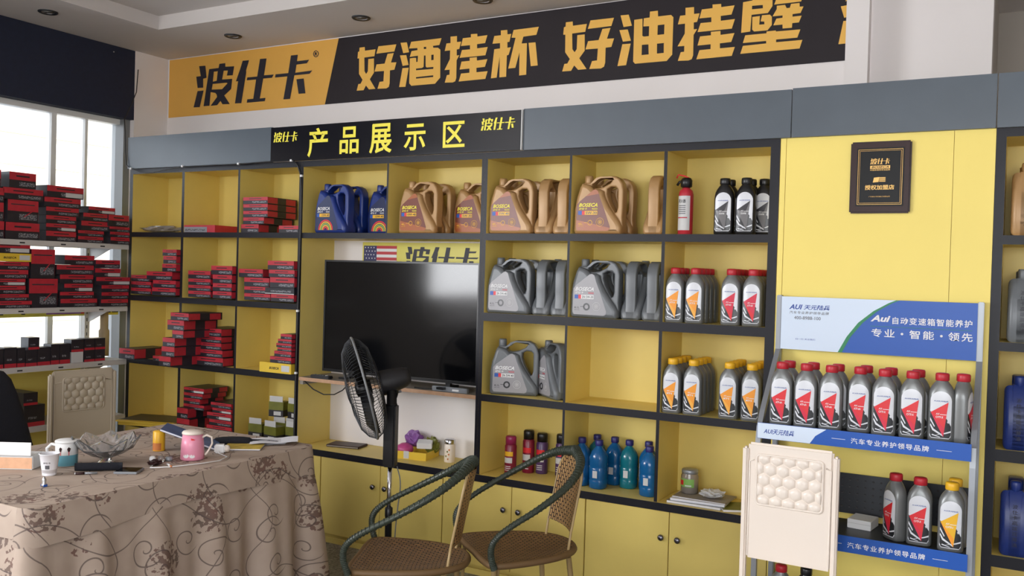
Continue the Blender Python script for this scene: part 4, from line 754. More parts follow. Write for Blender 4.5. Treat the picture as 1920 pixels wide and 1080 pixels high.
# cubes on the third window shelf
cubes=[(-0.925,-0.849,.92,1.033),(-0.844,-0.769,.92,1.038),(-0.767,-0.717,.92,1.033),(-0.715,-0.643,.92,1.018),(-0.641,-0.558,.92,1.029),(-0.556,-0.499,.92,1.043),(-0.497,-0.427,.92,1.042),(-0.331,-0.257,.92,.9935),(-0.255,-0.182,.92,.9935),(-0.331,-0.257,.994,1.0655),(-0.255,-0.182,.994,1.065),(-0.700,-0.629,1.0185,1.090)]
cl=['leftmost','second from left','third from left','fourth from left','fifth from left','sixth from left','seventh from left','under two stacked cubes, left','under two stacked cubes, right','upper left of the right-hand four','upper right of the right-hand four','standing alone on top of the row']
for (a,b,z0,z1),lb in zip(cubes,cl):
    t=T('filter_cube','black cube box, third window shelf, '+lb,'box',(0,(a+b)/2,z0+.0004),PI/2,'black cubes on the third window shelf')
    c,f=fbox(b-a-.002,.075,z1-z0,'k'); O('carton',c,t); O('front_print',f,t)
t=T('small_carton','small pale grey carton among the black cubes on the third window shelf','box',(.0,-.378,.9204),PI/2); O('carton',MB().box(-.04,.04,0,.07,0,.066,'sticker'),t); O('tape',MB().box(-.006,.006,-.001,.07,.066,.0665,'blue_ink'),t)
t=T('small_carton','black cube box bridging the pale carton on the third window shelf','box',(.0,-.378,.987),PI/2); c,f=fbox(.084,.075,.078,'k'); O('carton',c,t); O('front_print',f,t)
# ---------------- gondola window shelves ----------------
gd=T('window_shelving','pale steel shelving with four shelves standing before the window','shelf unit',(0,0,0))
for z_ in (1.668,1.267,.92,.56,.22):
    s_=O('shelf',MB().box(-.30,.018,-2.2,-.04,z_-.006,z_,'gondola').box(.010,.024,-2.2,-.04,z_-.032,z_-.006,'gondola').box(-.30,-.29,-2.2,-.04,z_-.03,z_-.006,'gondola'),gd)
    m=MB()
    for y in (-.78,-.52,-.25,-1.05,-1.3): m.box(.024,.0248,y,y+.032,z_-.022,z_-.014,'hole')
    O('slots',m,s_,kind='stuff')
    for y in (-.97,-.10):
        m=MB(); m.add([(-.29,y,z_-.008),(-.02,y,z_-.008),(-.29,y,z_-.12),(-.29,y+.003,z_-.008),(-.02,y+.003,z_-.008),(-.29,y+.003,z_-.12)],[(0,2,1),(3,4,5),(0,1,4,3),(1,2,5,4),(2,0,3,5)],'gondola'); O('bracket',m,gd)
for y in (-1.95,-.985,-.115):
    u=O('upright',MB().box(-.335,-.302,y,y+.036,0,1.72,'gondola'),gd)
    m=MB()
    for i in range(34): m.box(-.302,-.3015,y+.012,y+.018,.05+i*.048,.072+i*.048,'hole')
    O('slots',m,u,kind='stuff')
for y in (-2.19,-.045): O('foot',MB().box(-.33,.01,y-.01,y+.01,0,.09,'gondola'),gd)
O('back_panel',MB().box(-.345,-.337,-2.2,-.02,.06,.905,'yellow_panel'),gd)
ps=T('price_tape','yellow tape with dark printed blocks stuck along the window','tape',(-.31,0,0))
O('tape',MB().box(-.001,0,-2.0,.145,1.192,1.228,'flag_yellow'),ps)
m=MB(); m.box(0,.0005,-.385,-.14,1.205,1.228,'purple')
for a,b,c in ((-.14,-.10,'redlabel2'),(-.055,.015,'rust_ink')): m.box(0,.0005,a,b,1.205,1.228,c)
for y in (-.69,-.55,.06,.095,.12): m.box(0,.0006,y,y+.025,1.208,1.222,'hole')
O('print',m,ps)
m=MB(); m.loft([(0,.034,.028,2.6),(.17,.033,.028,3),(.18,.024,.026,2.2),(.40,.022,.024,2.6)],'cardboard',n=14); m=O('cardboard_roll',m,None,loc=(-.26,.0,.9204)); tag(m,'rolled brown cardboard standing at the right end of the third window shelf','cardboard roll')
# plastic wrapped packet, things at lower left of shelf
stick('plastic_packet','clear plastic packet lying in the first cell of the top shelf','packet',(.21,.07,1.7535),[('film',crumple('p',.19,.06,.042,'bag_clear',11,3,.18)),('contents',crumple('q',.10,.045,.028,'skin_tan',12,3,.1))])
t=T('open_carton','open yellow carton flap lying on the worktop behind the crystal bowl','box',(.26,.02,.5145),.3); O('carton',MB().box(-.20,.20,-.12,.12,0,.035,'yellowbox',top='boxblack'),t); O('flap',MB().box(-.20,.20,-.17,-.12,.030,.034,'yellowbox'),t)
def oilfilter(x,y,z,lb,rz=0):
    t=T('filter_carton',lb,'box',(x,y,z),rz,'olive filter cartons on the worktop')
    O('carton',MB().box(-.05,.05,0,.07,0,.040,'boxblack').box(-.05,.05,-.0005,.0705,.040,.090,'olive',top='olive'),t)
    O('flap',MB().box(-.045,.045,.0,.003,.0905,.125,'sticker'),t); O('sticker',MB().box(-.015,.035,-.001,0,.008,.032,'sticker'),t)
for (x,y,z,lb,rz) in ((1.12,.02,.5145,'olive and black filter carton, left of the pair in front on the worktop',.1),(1.26,.0,.5145,'olive and black filter carton, right of the pair in front on the worktop',-.05),(1.375,.06,.5145,'olive and black filter carton against the heavy post',0),(1.20,.14,.5145,'olive and black filter carton at the back beneath the top ones',0),(1.18,.13,.64,'olive and black filter carton on top of the heap, left',.2),(1.30,.14,.5145,'olive and black filter carton at the back near the post',.0),(1.32,.13,.64,'olive and black filter carton on top of the heap, right',-.1)): oilfilter(x,y,z,lb,rz)
# ---------------- blue and white display rack ----------------
rk=T('product_rack','grey metal display rack with blue header board before the yellow panelling','display rack',(0,0,0))
for x0 in (4.196,4.962):
    O('rear_post',MB().bev(x0,x0+.022,-.045,-.012,0,1.492,'silverpaint',.003),rk)
    m=MB(); xc=x0+.011
    path=[(xc,-.035,1.262),(xc,-.06,1.235),(xc,-.12,1.18),(xc,-.20,1.10),(xc,-.27,1.03),(xc,-.315,.97),(xc,-.332,.90),(xc,-.335,.82),(xc,-.335,.5),(xc,-.335,.02)]
    vs=[];fs=[]
    for p in path: vs+=[(p[0]-.010,p[1]-.010,p[2]),(p[0]+.010,p[1]-.010,p[2]),(p[0]+.010,p[1]+.012,p[2]-.012),(p[0]-.010,p[1]+.012,p[2]-.012)]
    for i in range(len(path)-1):
        for k in range(4): fs.append((i*4+k,i*4+(k+1)%4,i*4+4+(k+1)%4,i*4+4+k))
    fs+=[(3,2,1,0),tuple(len(vs)-4+k for k in range(4))]; m.add(vs,fs,'silverpaint'); O('front_post',m,rk)
    O('foot',MB().box(x0,x0+.022,-.35,0,0,.02,'silverpaint'),rk)
hb=O('header_board',MB().box(4.218,4.962,-.048,-.030,1.264,1.487,'blue_sign'),rk)
Y=-.0485
m=MB()
xA=[(4.468,1.264),(4.50,1.33),(4.545,1.39),(4.60,1.44),(4.655,1.475),(4.682,1.487)]
m.flat(poly([[(4.218,1.264)]+xA+[(4.218,1.487)]]),'lightblue_sign',o=(0,Y,0))
m.flat(poly([xA+[(4.669,1.487),(4.642,1.475),(4.585,1.44),(4.528,1.39),(4.485,1.33),(4.452,1.264)]]),'green_line',o=(0,Y-.0005,0)); O('light_field',m,hb)
m=MB()
m.flat(fit(txt('AUI',bold=.03,shear=.3),4.250,4.305,1.434,1.455),'blue_ink',o=(0,Y-.001,0)); m.flat(fit(txt('天元陆兵',bold=.02,shear=.2),4.31,4.415,1.434,1.455),'blue_ink',o=(0,Y-.001,0))
m.flat(fit(txt('汽车专业养护领导品牌',bold=0,shear=.1,space=1.2),4.252,4.412,1.415,1.427),'grey_ink',o=(0,Y-.001,0))
m.flat(fit(txt('400-8988-100'),4.272,4.38,1.392,1.406),'grey_ink',o=(0,Y-.001,0))
m.flat(fit(txt('扫一扫 关注我们'),4.28,4.36,1.306,1.313),'blue_ink',o=(0,Y-.001,0)); O('small_lettering',m,hb,kind='stuff')
m=MB()
m.flat(fit(txt('Aui',bold=.035,shear=.3),4.575,4.650,1.398,1.425),'white',o=(0,Y-.001,0)); m.flat(fit(txt('自动变速箱智能养护',bold=.012,space=1.15),4.658,4.945,1.391,1.420),'white',o=(0,Y-.001,0))
m.flat(fit(txt('专业',bold=.012,space=1.25),4.580,4.668,1.336,1.370),'white',o=(0,Y-.001,0)); m.flat(fit(txt('智能',bold=.012,space=1.25),4.722,4.812,1.336,1.370),'white',o=(0,Y-.001,0)); m.flat(fit(txt('领先',bold=.012,space=1.25),4.862,4.948,1.336,1.370),'white',o=(0,Y-.001,0))
for x in (4.695,4.838): m.flat(poly([[(x+.005*math.cos(k*PI/6),1.353+.005*math.sin(k*PI/6)) for k in range(12)]]),'white',o=(0,Y-.001,0))
m.box(4.575,4.945,Y-.001,Y,1.3785,1.380,'green_line'); O('lettering',m,hb,kind='stuff')
for z_ in (.977,.580,.145):
    s_=O('shelf',MB().box(4.218,4.962,-.325,-.046,z_-.012,z_,'darksteel'),rk)
    if z_<.3: continue
    st_=O('front_strip',MB().box(4.207,4.968,-.353,-.3475,z_-.052,z_+.010,'blue_sign'),rk)
    m=MB(); Y=-.3535
    if z_>.9:
        m.flat(poly([[(4.208,z_-.051),(4.41,z_-.051),(4.43,z_-.02),(4.47,z_+.009),(4.208,z_+.009)]]),'lightblue_sign',o=(0,Y,0))
        m.flat(fit(txt('AUI天元陆兵',bold=.02,shear=.25),4.232,4.35,z_-.032,z_-.010),'blue_ink',o=(0,Y-.0005,0))
    m.flat(fit(txt('汽车专业养护领导品牌',bold=.01,space=1.2),4.56,4.83,z_-.034,z_-.012),'white',o=(0,Y-.0005,0))
    m.flat(rect(4.49,4.54,z_-.022,z_-.0205),'white',o=(0,Y-.0005,0)); m.flat(rect(4.855,4.905,z_-.024,z_-.0225),'white',o=(0,Y-.0005,0)); O('lettering',m,st_,kind='stuff')
pg=O('pegboard',MB().box(4.218,4.962,-.03,-.026,.60,.765,'darksteel'),rk)
m=MB()
for i in range(24):
    for j in range(5): m.lathe([(.001,0),(.005,.0008)],'hole',c=(4.245+i*.030,-.0302,.628+j*.028),axis=(0,-1,0),n=8,cap=False)
O('holes',m,pg,kind='stuff')
desc=['leftmost','second','third','fourth, set back a little','fifth','sixth','seventh']
for i,(x,y) in enumerate(((4.283,-.285),(4.377,-.285),(4.472,-.285),(4.574,-.262),(4.666,-.285),(4.763,-.285),(4.862,-.285))):
    sp=R1 if i<4 else R2
    bottle(x,y,.9775,sp,'red-capped grey bottle, rack top shelf, front row, '+desc[i],'red-capped bottles on the rack')
    if i<6: bottle(x+.012,y+.075+(.0 if i!=3 else -.0),.9775,sp,'red-capped grey bottle, rack top shelf, behind the %s front one'%desc[i].split(',')[0],'red-capped bottles on the rack')
bottle(4.931,-.262,.9775,R2,'grey bottle with red cap turned sideways at the right end of the rack','red-capped bottles on the rack',rz=math.radians(80))
bottle(4.713,-.25,.5805,R2,'grey bottle with red cap turned left on the lower rack shelf','bottles on the lower rack shelf',rz=math.radians(-48)); bottle(4.800,-.27,.5805,R2,'grey bottle with red cap facing front on the lower rack shelf','bottles on the lower rack shelf')
bottle(4.908,-.29,.5805,Y2,'grey bottle with yellow cap in front on the lower rack shelf','bottles on the lower rack shelf'); bottle(4.915,-.21,.5805,Y2,'grey bottle with yellow cap behind the front one on the lower rack shelf','bottles on the lower rack shelf')
bottle(4.29,-.22,.1455,R1,'red-capped bottle on the lowest rack shelf below the white chair','bottles on the lowest rack shelf'); bottle(4.385,-.20,.1455,BK,'black-capped bottle on the lowest rack shelf below the white chair','bottles on the lowest rack shelf')
t=T('white_carton','small white cardboard box on the lower rack shelf beside the chair','box',(4.585,-.13,.5805),math.radians(-8)); O('carton',MB().bev(-.045,.045,-.06,.05,0,.036,'white',.0015),t); O('flap',MB().box(-.045,.045,-.0605,-.06,.02,.022,'sticker'),t)
# ---------------- draped table ----------------
X0,X1,Y0,Y1,TZ=1.40,2.345,-2.20,-.83,.745
tb_=T('desk','rectangular desk hidden under the patterned tablecloth','table',(0,0,0))
O('tabletop',MB().box(X0+.03,X1-.03,Y0+.03,Y1-.03,TZ-.03,TZ,'greywood'),tb_)
for x in (X0+.06,X1-.06):
    for y in (Y0+.06,Y1-.06): O('leg',MB().box(x-.025,x+.025,y-.025,y+.025,0,TZ-.03,'greywood'),tb_)
def perim(rad,off,n=260):
    pts=[];L=0;out=[]
    w=X1-X0; d=Y1-Y0
    segs=[]
    cs=[(X1-rad,Y0+rad,-PI/2),(X1-rad,Y1-rad,0),(X0+rad,Y1-rad,PI/2),(X0+rad,Y0+rad,PI)]
    ring=[]
    st=[(X0+rad,Y0)]
    for (cx,cy,a0) in cs:
        for i in range(9):
            a=a0+PI/2*i/8; ring.append((cx+rad*math.cos(a),cy+rad*math.sin(a),math.cos(a),math.sin(a)))
    # resample
    P=ring+[ring[0]]; D=[0]
    for a,b in zip(P,P[1:]): D.append(D[-1]+math.hypot(b[0]-a[0],b[1]-a[1]))
    tot=D[-1]; j=0
    for i in range(n+1):
        s=tot*i/n
        while j<len(D)-2 and D[j+1]<s: j+=1
        t=(s-D[j])/max(1e-9,D[j+1]-D[j]); a,b=P[j],P[j+1]
        nx,ny=a[2]+(b[2]-a[2])*t,a[3]+(b[3]-a[3])*t; q=math.hypot(nx,ny)
        out.append((a[0]+(b[0]-a[0])*t,a[1]+(b[1]-a[1])*t,nx/q,ny/q,s))
    return out,tot
ring,tot=perim(.05,0)
def sheet(rows,fn,n=260):
    vs=[];uv=[];fs=[]
    for r_ in range(rows):
        for p in ring:
            x,y,z,u,v=fn(p,r_/(rows-1)); vs.append((x,y,z)); uv.append((u,v))
    m=n+1
    for r_ in range(rows-1):
        for i in range(n): fs.append((r_*m+i+m,r_*m+i+1+m,r_*m+i+1,r_*m+i))
    return vs,fs,uv
cl=T('tablecloth','beige patterned tablecloth with scrolling vines draped to the floor over the desk','tablecloth',(0,0,0))
m=MB(); zt=TZ+.004
vs=[(p[0]+p[2]*.002,p[1]+p[3]*.002,zt+.0) for p in ring[:-1]]; n_=len(vs)
m.add(vs,[tuple(range(n_))],'tablecloth',uvs=[(v[0],v[1]) for v in vs])
def top_fn(p,t):
    s=p[4]; w=.006*math.sin(s*9)+.004*math.sin(s*23+1)
    o=.004+.010*t+w*t; z=zt-.115*t-.012*t*math.sin(s*5+1)
    if t<.2: o=.002+.004*(t/.2)
    return p[0]+p[2]*o,p[1]+p[3]*o,z,s,-z
m.add(*sheet(7,top_fn)[:2],'tablecloth',uvs=sheet(7,top_fn)[2],smooth=True); O('top_cover',m,cl)
def skirt(p,t):
    s=p[4]; a=.004+.042*t
    w=math.sin(s*24+1.3*math.sin(s*3.1))+.45*math.sin(s*47+2*math.sin(s*2)); corner=1-abs(abs(p[2])-abs(p[3]))
    puff=.018*math.sin(min(1,t*2.2)*PI*.5)+.03*t
    o=-.002+puff+a*w+.05*t*corner
    z=(zt-.06)*(1-t)+.012*t
    return p[0]+p[2]*o,p[1]+p[3]*o,z,s*1.0,-z+.35
m=MB(); v_,f_,u_=sheet(26,skirt); m.add(v_,f_,'tablecloth',uvs=u_,smooth=True); O('skirt',m,cl)
Z=zt+.0008
# things on the table
t=T('tissue_box','white and cream tissue box with lifted lid at the near left of the table','box',(1.735,-1.86,Z),math.radians(30))
O('box',MB().bev(-.11,.09,-.045,.055,0,.052,'white',.003),t); O('side_print',MB().box(-.085,.088,-.0462,-.0452,.004,.046,'skin_tan'),t)
m=MB(); m.box(-.10,.085,-.050,-.047,.052,.105,'white'); m.box(-.10,.085,-.05,.03,.052,.056,'white'); O('lid_flap',m,t,rot=None)
t=T('paper_cup','white paper cup with small printed mark near the front of the table','cup',(1.955,-1.865,Z))
m=MB(); m.lathe([(.024,0),(.024,.001),(.0265,.02),(.034,.078),(.0365,.079),(.0365,.081),(.033,.081),(.0255,.01),(.001,.008)],'paper',n=32,cap=False); O('cup',m,t)
def cone(x,z): R0=.0242+(z)*.1256; return -math.sqrt(max(1e-6,R0*R0-x*x))
m=MB(); A=math.radians(40)
def rotv(r_,a): return [(v[0]*math.cos(a)-v[1]*math.sin(a),v[0]*math.sin(a)+v[1]*math.cos(a),v[2]) for v in r_[0]],r_[1]
m.add(*rotv(drape(fit(txt('波仕卡',bold=.02),-.014,.012,.046,.052),cone,.0008,.004),A),'grey_ink'); m.add(*rotv(drape(rect(-.007,.008,.026,.040),cone,.0008,.004),A),'grey_ink'); O('print',m,t)
t=T('white_mug','white mug with blue and black cartoon-free print and lid behind the paper cup','mug',(1.858,-1.728,Z),0)
t['label']='white lidded mug with light blue base pattern behind the paper cup'
m=MB(); m.lathe([(.036,0),(.040,.003),(.041,.045,'teal'),(.041,.092,'white'),(.0385,.092,'white')],'white',n=32); O('body',m,t)
m=MB(); m.lathe([(.043,.092),(.043,.098),(.038,.101),(.001,.102)],'white',n=32); O('lid',m,t)
m=MB(); m.tube([(-.036,-.018,.078),(-.052,-.030,.082),(-.066,-.040,.065),(-.064,-.038,.040),(-.050,-.028,.026),(-.037,-.019,.026)],.0055,'white',n=10); O('handle',m,t)
m=MB()
for x in (-.012,.018): m.add(*rotv(drape(poly([[(x-.006,.070),(x-.001,.078),(x+.006,.072),(x+.003,.060),(x-.002,.058)]]),cylf(.0413),.0006,.005),A),'plaque_wood'); m.add(*rotv(drape(rect(x-.001,x+.0015,.045,.060),cylf(.0413),.0006,.005),A),'redlabel2')
O('print',m,t)
# crystal bowl
t=T('crystal_bowl','cut crystal bowl with scalloped rim on the table','bowl',(1.955,-1.625,Z))
m=MB(); N_=32; prof=[(.030,0),(.034,.004),(.020,.016),(.024,.026),(.058,.040),(.092,.062),(.118,.096),(.113,.098),(.088,.068),(.054,.048),(.018,.038),(.002,.037)]
vs=[];fs=[]
for j,(r_,z_) in enumerate(prof):
    for i in range(N_):
        a=2*PI*i/N_; sc=1+(.10 if i%4==0 else (-.03 if i%4==2 else .03))*(1 if 4<=j<=8 else 0); zz=z_+(.012*math.cos(i*PI/2)+.004 if j in (6,7) else 0)
        vs.append((r_*sc*math.cos(a),r_*sc*math.sin(a),zz))
for j in range(len(prof)-1):
    for i in range(N_): fs.append((j*N_+i,j*N_+(i+1)%N_,(j+1)*N_+(i+1)%N_,(j+1)*N_+i))
fs+=[tuple(reversed(range(N_))),tuple((len(prof)-1)*N_+i for i in range(N_))]; m.add(vs,fs,'glass_clear'); O('bowl',m,t)
for k,(x,y) in enumerate(((2.075,-1.50),(2.095,-1.475))):
    m=MB(); m.lathe([(.010,0),(.013,.004),(.013,.018),(.009,.024),(.001,.026)],'glass_clear' if k else 'white',n=10); stick('glass_stopper' if k else 'small_white_pot',('small clear glass stopper' if k else 'tiny white pot')+' beside the crystal bowl','ornament',(x,y,Z),[('body',m)])
# black pouch, pen, phone
m=MB(); secs=[]
vs=[];fs=[];n=14
for j in range(13):
    t_=j/12; wd_=.022*(math.sin(PI*min(1,max(0.02,t_*.96+.03))))**.45; 
    for i in range(n):
        a=2*PI*i/n; vs.append((-.085+.17*t_,wd_*math.cos(a),max(0,.015+.015*math.sin(a))))
for j in range(12):
    for i in range(n): fs.append((j*n+i,j*n+(i+1)%n,(j+1)*n+(i+1)%n,(j+1)*n+i))
fs+=[tuple(range(n)),tuple(12*n+i for i in reversed(range(n)))]; m.add(vs,fs,'fabric_black',smooth=True)
tag(O('black_pouch',m,None,loc=(2.035,-1.715,Z),rot=(0,0,math.radians(42))),'long black pouch lying on the table before the crystal bowl','pouch')
t=T('marker_pen','short pen with dark cap and silver barrel lying beside the black pouch','pen',(2.055,-1.785,Z+.0045),math.radians(45)); m=MB(); m.lathe([(.004,-.005),(.0045,.04)],'silverpaint',axis=(1,0,0),n=10); O('barrel',m,t); m=MB(); m.lathe([(.005,-.035),(.005,-.004)],'plaque_wood',axis=(1,0,0),n=10); O('cap',m,t); m=MB(); m.lathe([(.003,-.038),(.0048,-.035)],'white',axis=(1,0,0),n=10); O('tip',m,t)
t=T('mobile_phone','dark mobile phone with metal rim lying face up on the table','phone',(2.145,-1.665,Z),math.radians(32)); O('body',MB().bev(-.044,.044,-.042,.042,0,.009,'silverpaint',.0025),t); O('screen',MB().box(-.040,.040,-.038,.038,.009,.0096,'screen'),t)
t=T('desk_ornament','tiny blue and silver ornament standing near the table corner','ornament',(2.105,-1.985,Z)); m=MB(); m.lathe([(.009,0),(.010,.006),(.006,.014),(.008,.022),(.004,.032),(.001,.036)],'steel',n=12); O('body',m,t); O('base',MB().bev(-.010,.010,-.007,.007,0,.008,'blue_sign',.001),t)
t=T('cigarette_lighter','clear plastic tumbler cap lying beside the crystal bowl','cap',(2.10,-1.44,Z)); m=MB(); m.lathe([(.014,0),(.015,.002),(.013,.016),(.001,.017)],'silverpaint',n=16); O('body',m,t); t.name='bottle_top'; t['label']='small shiny metal bottle top right of the crystal bowl'
stick('key_pouch','small dark crumpled key pouch between the phone and the pink mug','pouch',(2.13,-1.535,Z),[('pouch',crumple('k',.028,.018,.022,'plaque_wood',21))],.5)
t=T('cigarette','white cigarette lying left of the pink mug','cigarette',(2.175,-1.505,Z+.0042),math.radians(-25)); m=MB(); m.lathe([(.0038,-.02),(.0038,.025)],'white',axis=(1,0,0),n=8); O('paper_tube',m,t); m=MB(); m.lathe([(.0039,.025),(.0039,.04)],'rust_ink',axis=(1,0,0),n=8); O('filter',m,t)
m=MB(); m.tube([(2.12,-1.53,Z+.003),(2.16,-1.58,Z+.003),(2.21,-1.52,Z+.003),(2.25,-1.42,Z+.003),(2.27,-1.33,Z+.003),(2.24,-1.26,Z+.003),(2.17,-1.24,Z+.006),(2.15,-1.225,Z+.012)],.0022,'white',n=6); tag(O('charging_cable',m),'thin white charging cable looping round the pink mug','cable')
t=T('phone_charger','white plug charger lying right of the pink mug','charger',(2.14,-1.205,Z),math.radians(40)); O('body',MB().bev(-.024,.02,-.018,.018,0,.036,'white',.005),t); m=MB(); m.lathe([(.016,.02),(.014,.034),(.006,.040)],'cream_plastic',c=(0,0,.018),axis=(1,0,0),n=10); O('plug_end',m,t)
t=T('pink_mug','pink enamel mug with white and red print, white lid and handle','mug',(2.145,-1.36,Z))
m=MB(); m.lathe([(.046,0),(.0475,.004),(.045,.06),(.040,.104),(.038,.104)],'pink',n=36); O('body',m,t)
m=MB(); m.lathe([(.0425,.104),(.043,.110),(.038,.116),(.020,.119),(.001,.120)],'cream_plastic',n=36); O('lid',m,t)
m=MB(); m.tube([(.034,.018,.090),(.050,.028,.100),(.066,.040,.092),(.068,.042,.066),(.056,.034,.036),(.046,.026,.018)],.0042,'cream_plastic',n=10); O('handle',m,t)
A=math.radians(30); fn=lambda x,z:-math.sqrt(max(1e-6,(.0475-.0725*z)**2-x*x)); m=MB()
for cx,cz,s_ in ((.0,.060,1.0),(-.012,.022,1.1),(.014,.020,.9)): m.add(*rotv(drape(poly([[(cx+s_*.012*math.cos(k*PI/6),cz+s_*.010*math.sin(k*PI/6)) for k in range(12)]]),fn,.0008,.005),A),'white')
for cx,cz in ((.012,.086),(.018,.084)): m.add(*rotv(drape(poly([[(cx-.006,cz+.006),(cx+.006,cz+.002),(cx+.005,cz-.006),(cx-.005,cz-.002)]]),fn,.0009,.005),A),'redlabel2')
O('print',m,t)
t=T('yellow_can','slim yellow and orange cardboard tube behind the pink mug','tube',(1.90,-1.325,Z)); m=MB(); m.lathe([(.024,0),(.025,.002),(.025,.082,'cap_yellow'),(.023,.084,'cap_yellow')],'cap_yellow',n=24); O('tube',m,t); m=MB(); A=math.radians(20); m.add(*rotv(drape(rect(-.018,.020,.004,.035),cylf(.0252),.0006,.005),A),'rust_ink'); O('print',m,t)
t=T('blue_magazine','blue glossy magazine leaning on the yellow tube behind the pink mug','magazine',(1.965,-1.215,Z+.047),math.radians(40)); t.rotation_euler.y=.36; O('pages',MB().box(-.12,.12,-.07,.09,0,.006,'paper'),t); O('cover',MB().box(-.121,.121,-.071,.091,.006,.0072,'bluecover').box(-.121,.121,-.071,.091,-.001,0,'bluecover'),t)
t=T('picture_magazine','magazine with yellow and green cover lying near the far table corner','magazine',(2.14,-1.07,Z),math.radians(35)); O('pages',MB().box(-.08,.08,-.06,.06,.001,.006,'paper'),t); O('cover',MB().box(-.081,.081,-.061,.061,.006,.0072,'magyellow').box(-.081,.081,-.061,.061,0,.001,'plaque_wood'),t)
for i,(x,y,a) in enumerate(((2.13,-.93,30),(2.17,-.915,42))):
    m=MB(); g=9
    vs=[(-.105+.21*i_/g,-.07+.14*j/g,.0012+.004*math.sin(i_*.6)**2+.006*(i_/g)**3) for j in range(g+1) for i_ in range(g+1)]
    m.add(vs,[(j*(g+1)+i_,j*(g+1)+i_+1,(j+1)*(g+1)+i_+1,(j+1)*(g+1)+i_) for j in range(g) for i_ in range(g)],'paper',smooth=True)
    for k in range(4): m.box(-.07,.03,-.045+k*.02,-.043+k*.02,.0065+i*.0,.0067,'grey_ink')
    tag(O('paper_sheet',m,None,loc=(x,y,Z+.0003+i*.0095),rot=(0,0,math.radians(a))),'white paper sheet at the far table corner, '+('lower of two' if i==0 else 'upper of two'),'paper','papers at the far table corner')
t=T('black_bag','small black bag lying flat behind the picture magazine','bag',(2.03,-1.03,Z),math.radians(40)); m=MB(); m.loft([(0,.085,.03,2.4),(.015,.09,.034,2.6),(.026,.075,.024,2.4),(.030,.05,.012,2.2)],'fabric_black',n=20); O('bag',m,t); m=MB(); m.tube([(.07,0,.015),(.12,.0,.012),(.17,-.01,.01),(.2,-.02,.008)],.006,'fabric_black',n=6); O('strap',m,t)
# ---------------- moulded plastic chairs ----------------
def plastic_chair(label,loc,rz,mt,w=.355):
    t=T('plastic_chair',label,'chair',loc,rz,'moulded plastic chairs'); h=w/2; z0,z1=.488,.932
    O('backrest',MB().bev(-h+.020,h-.020,-.010,.010,z0,z1,mt,.008),t)
    for s in (-1,1):
        m=MB(); a,b=(s*(h-.022),s*h); a,b=min(a,b),max(a,b); m.bev(a,b,-.016,.016,.0,z1-.018,mt,.007); O('back_leg',m,t)
        m=MB(); m.bev(s*(h-.012)-.014,s*(h-.012)+.014,-.41,-.375,0,.37,mt,.007); O('front_leg',m,t)
    fr=MB(); hx,za,zb=.122,.700,.890
    def rr(hx,za,zb,r_,n=5):
        P=[]
        for cx,cz,a0 in ((hx-r_,za+r_,-PI/2),(hx-r_,zb-r_,0),(-hx+r_,zb-r_,PI/2),(-hx+r_,za+r_,PI)):
            for i in range(n+1): P.append((cx+r_*math.cos(a0+PI/2*i/n),-.012,cz+r_*math.sin(a0+PI/2*i/n)))
        return P
    fr.tube(rr(hx,za,zb,.015),.0045,mt,n=8,closed=True); fr.tube([(-h+.028,-.010,z0+.01),(-h+.028,-.010,.86),(-hx-.01,-.010,.868)],.0035,mt,n=6); fr.tube([(h-.028,-.010,z0+.01),(h-.028,-.010,.86),(hx+.01,-.010,.868)],.0035,mt,n=6); O('moulded_frame',fr,t)
    m=MB(); px,pz=.0475,.041
    for j in range(-2,3):
        for i in range(-3,4):
            cx=i*px+(px/2 if j%2 else 0); cz=(za+zb)/2+j*pz
            if abs(cx)>hx+.004 or cz<za+.004 or cz>zb-.004: continue
            vs=[];fs=[]
            for rr_,dy in ((.0265,0),(.023,.0045),(.012,.0075)):
                for k in range(6):
                    x=cx+rr_*math.sin(k*PI/3); z_=cz+rr_*math.cos(k*PI/3); vs.append((max(-hx+.004,min(hx-.004,x)),-.0098-dy,max(za+.003,min(zb-.003,z_))))
            vs.append((max(-hx+.004,min(hx-.004,cx)),-.0185,cz))
            for a in range(2):
                for k in range(6): fs.append((a*6+k,a*6+(k+1)%6,a*6+6+(k+1)%6,a*6+6+k))
            for k in range(6): fs.append((12+k,12+(k+1)%6,18))
            m.add(vs,fs,mt,smooth=True)
    O('hexagon_relief',m,t,kind='stuff')
    O('seat',MB().bev(-h,h,-.42,.016,.365,.388,mt,.009),t); O('apron',MB().box(-h+.02,h-.02,-.395,-.385,.33,.365,mt),t)
    return t
plastic_chair('cream moulded plastic chair with hexagon relief before the blue display rack',(4.370,-.500,0),math.radians(-1),'cream_plastic')
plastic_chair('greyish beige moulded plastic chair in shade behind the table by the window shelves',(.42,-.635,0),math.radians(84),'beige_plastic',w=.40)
# ---------------- office chair ----------------
t=T('office_chair','black office chair with rounded back at the left picture edge','chair',(.86,-1.46,0),0)
m=MB(); secs=[]
vs=[];fs=[];rows=[(.50,.26,.030),(.54,.285,.036),(.62,.285,.04),(.75,.255,.042),(.88,.215,.042),(.96,.185,.038),(1.00,.15,.030),(1.018,.09,.018)]
n=24
for z_,hw,hd in rows:
    for i in range(n):
        a=2*PI*i/n; c,s_=math.cos(a),math.sin(a); vs.append((-.06-.10*(z_-.5)+hd*math.copysign(abs(c)**.7,c),hw*math.copysign(abs(s_)**.6,s_),z_))
for j in range(len(rows)-1):
    for i in range(n): fs.append((j*n+i,j*n+(i+1)%n,(j+1)*n+(i+1)%n,(j+1)*n+i))
fs+=[tuple(reversed(range(n))),tuple((len(rows)-1)*n+i for i in range(n))]; m.add(vs,fs,'fabric_black',smooth=True); O('backrest',m,t)
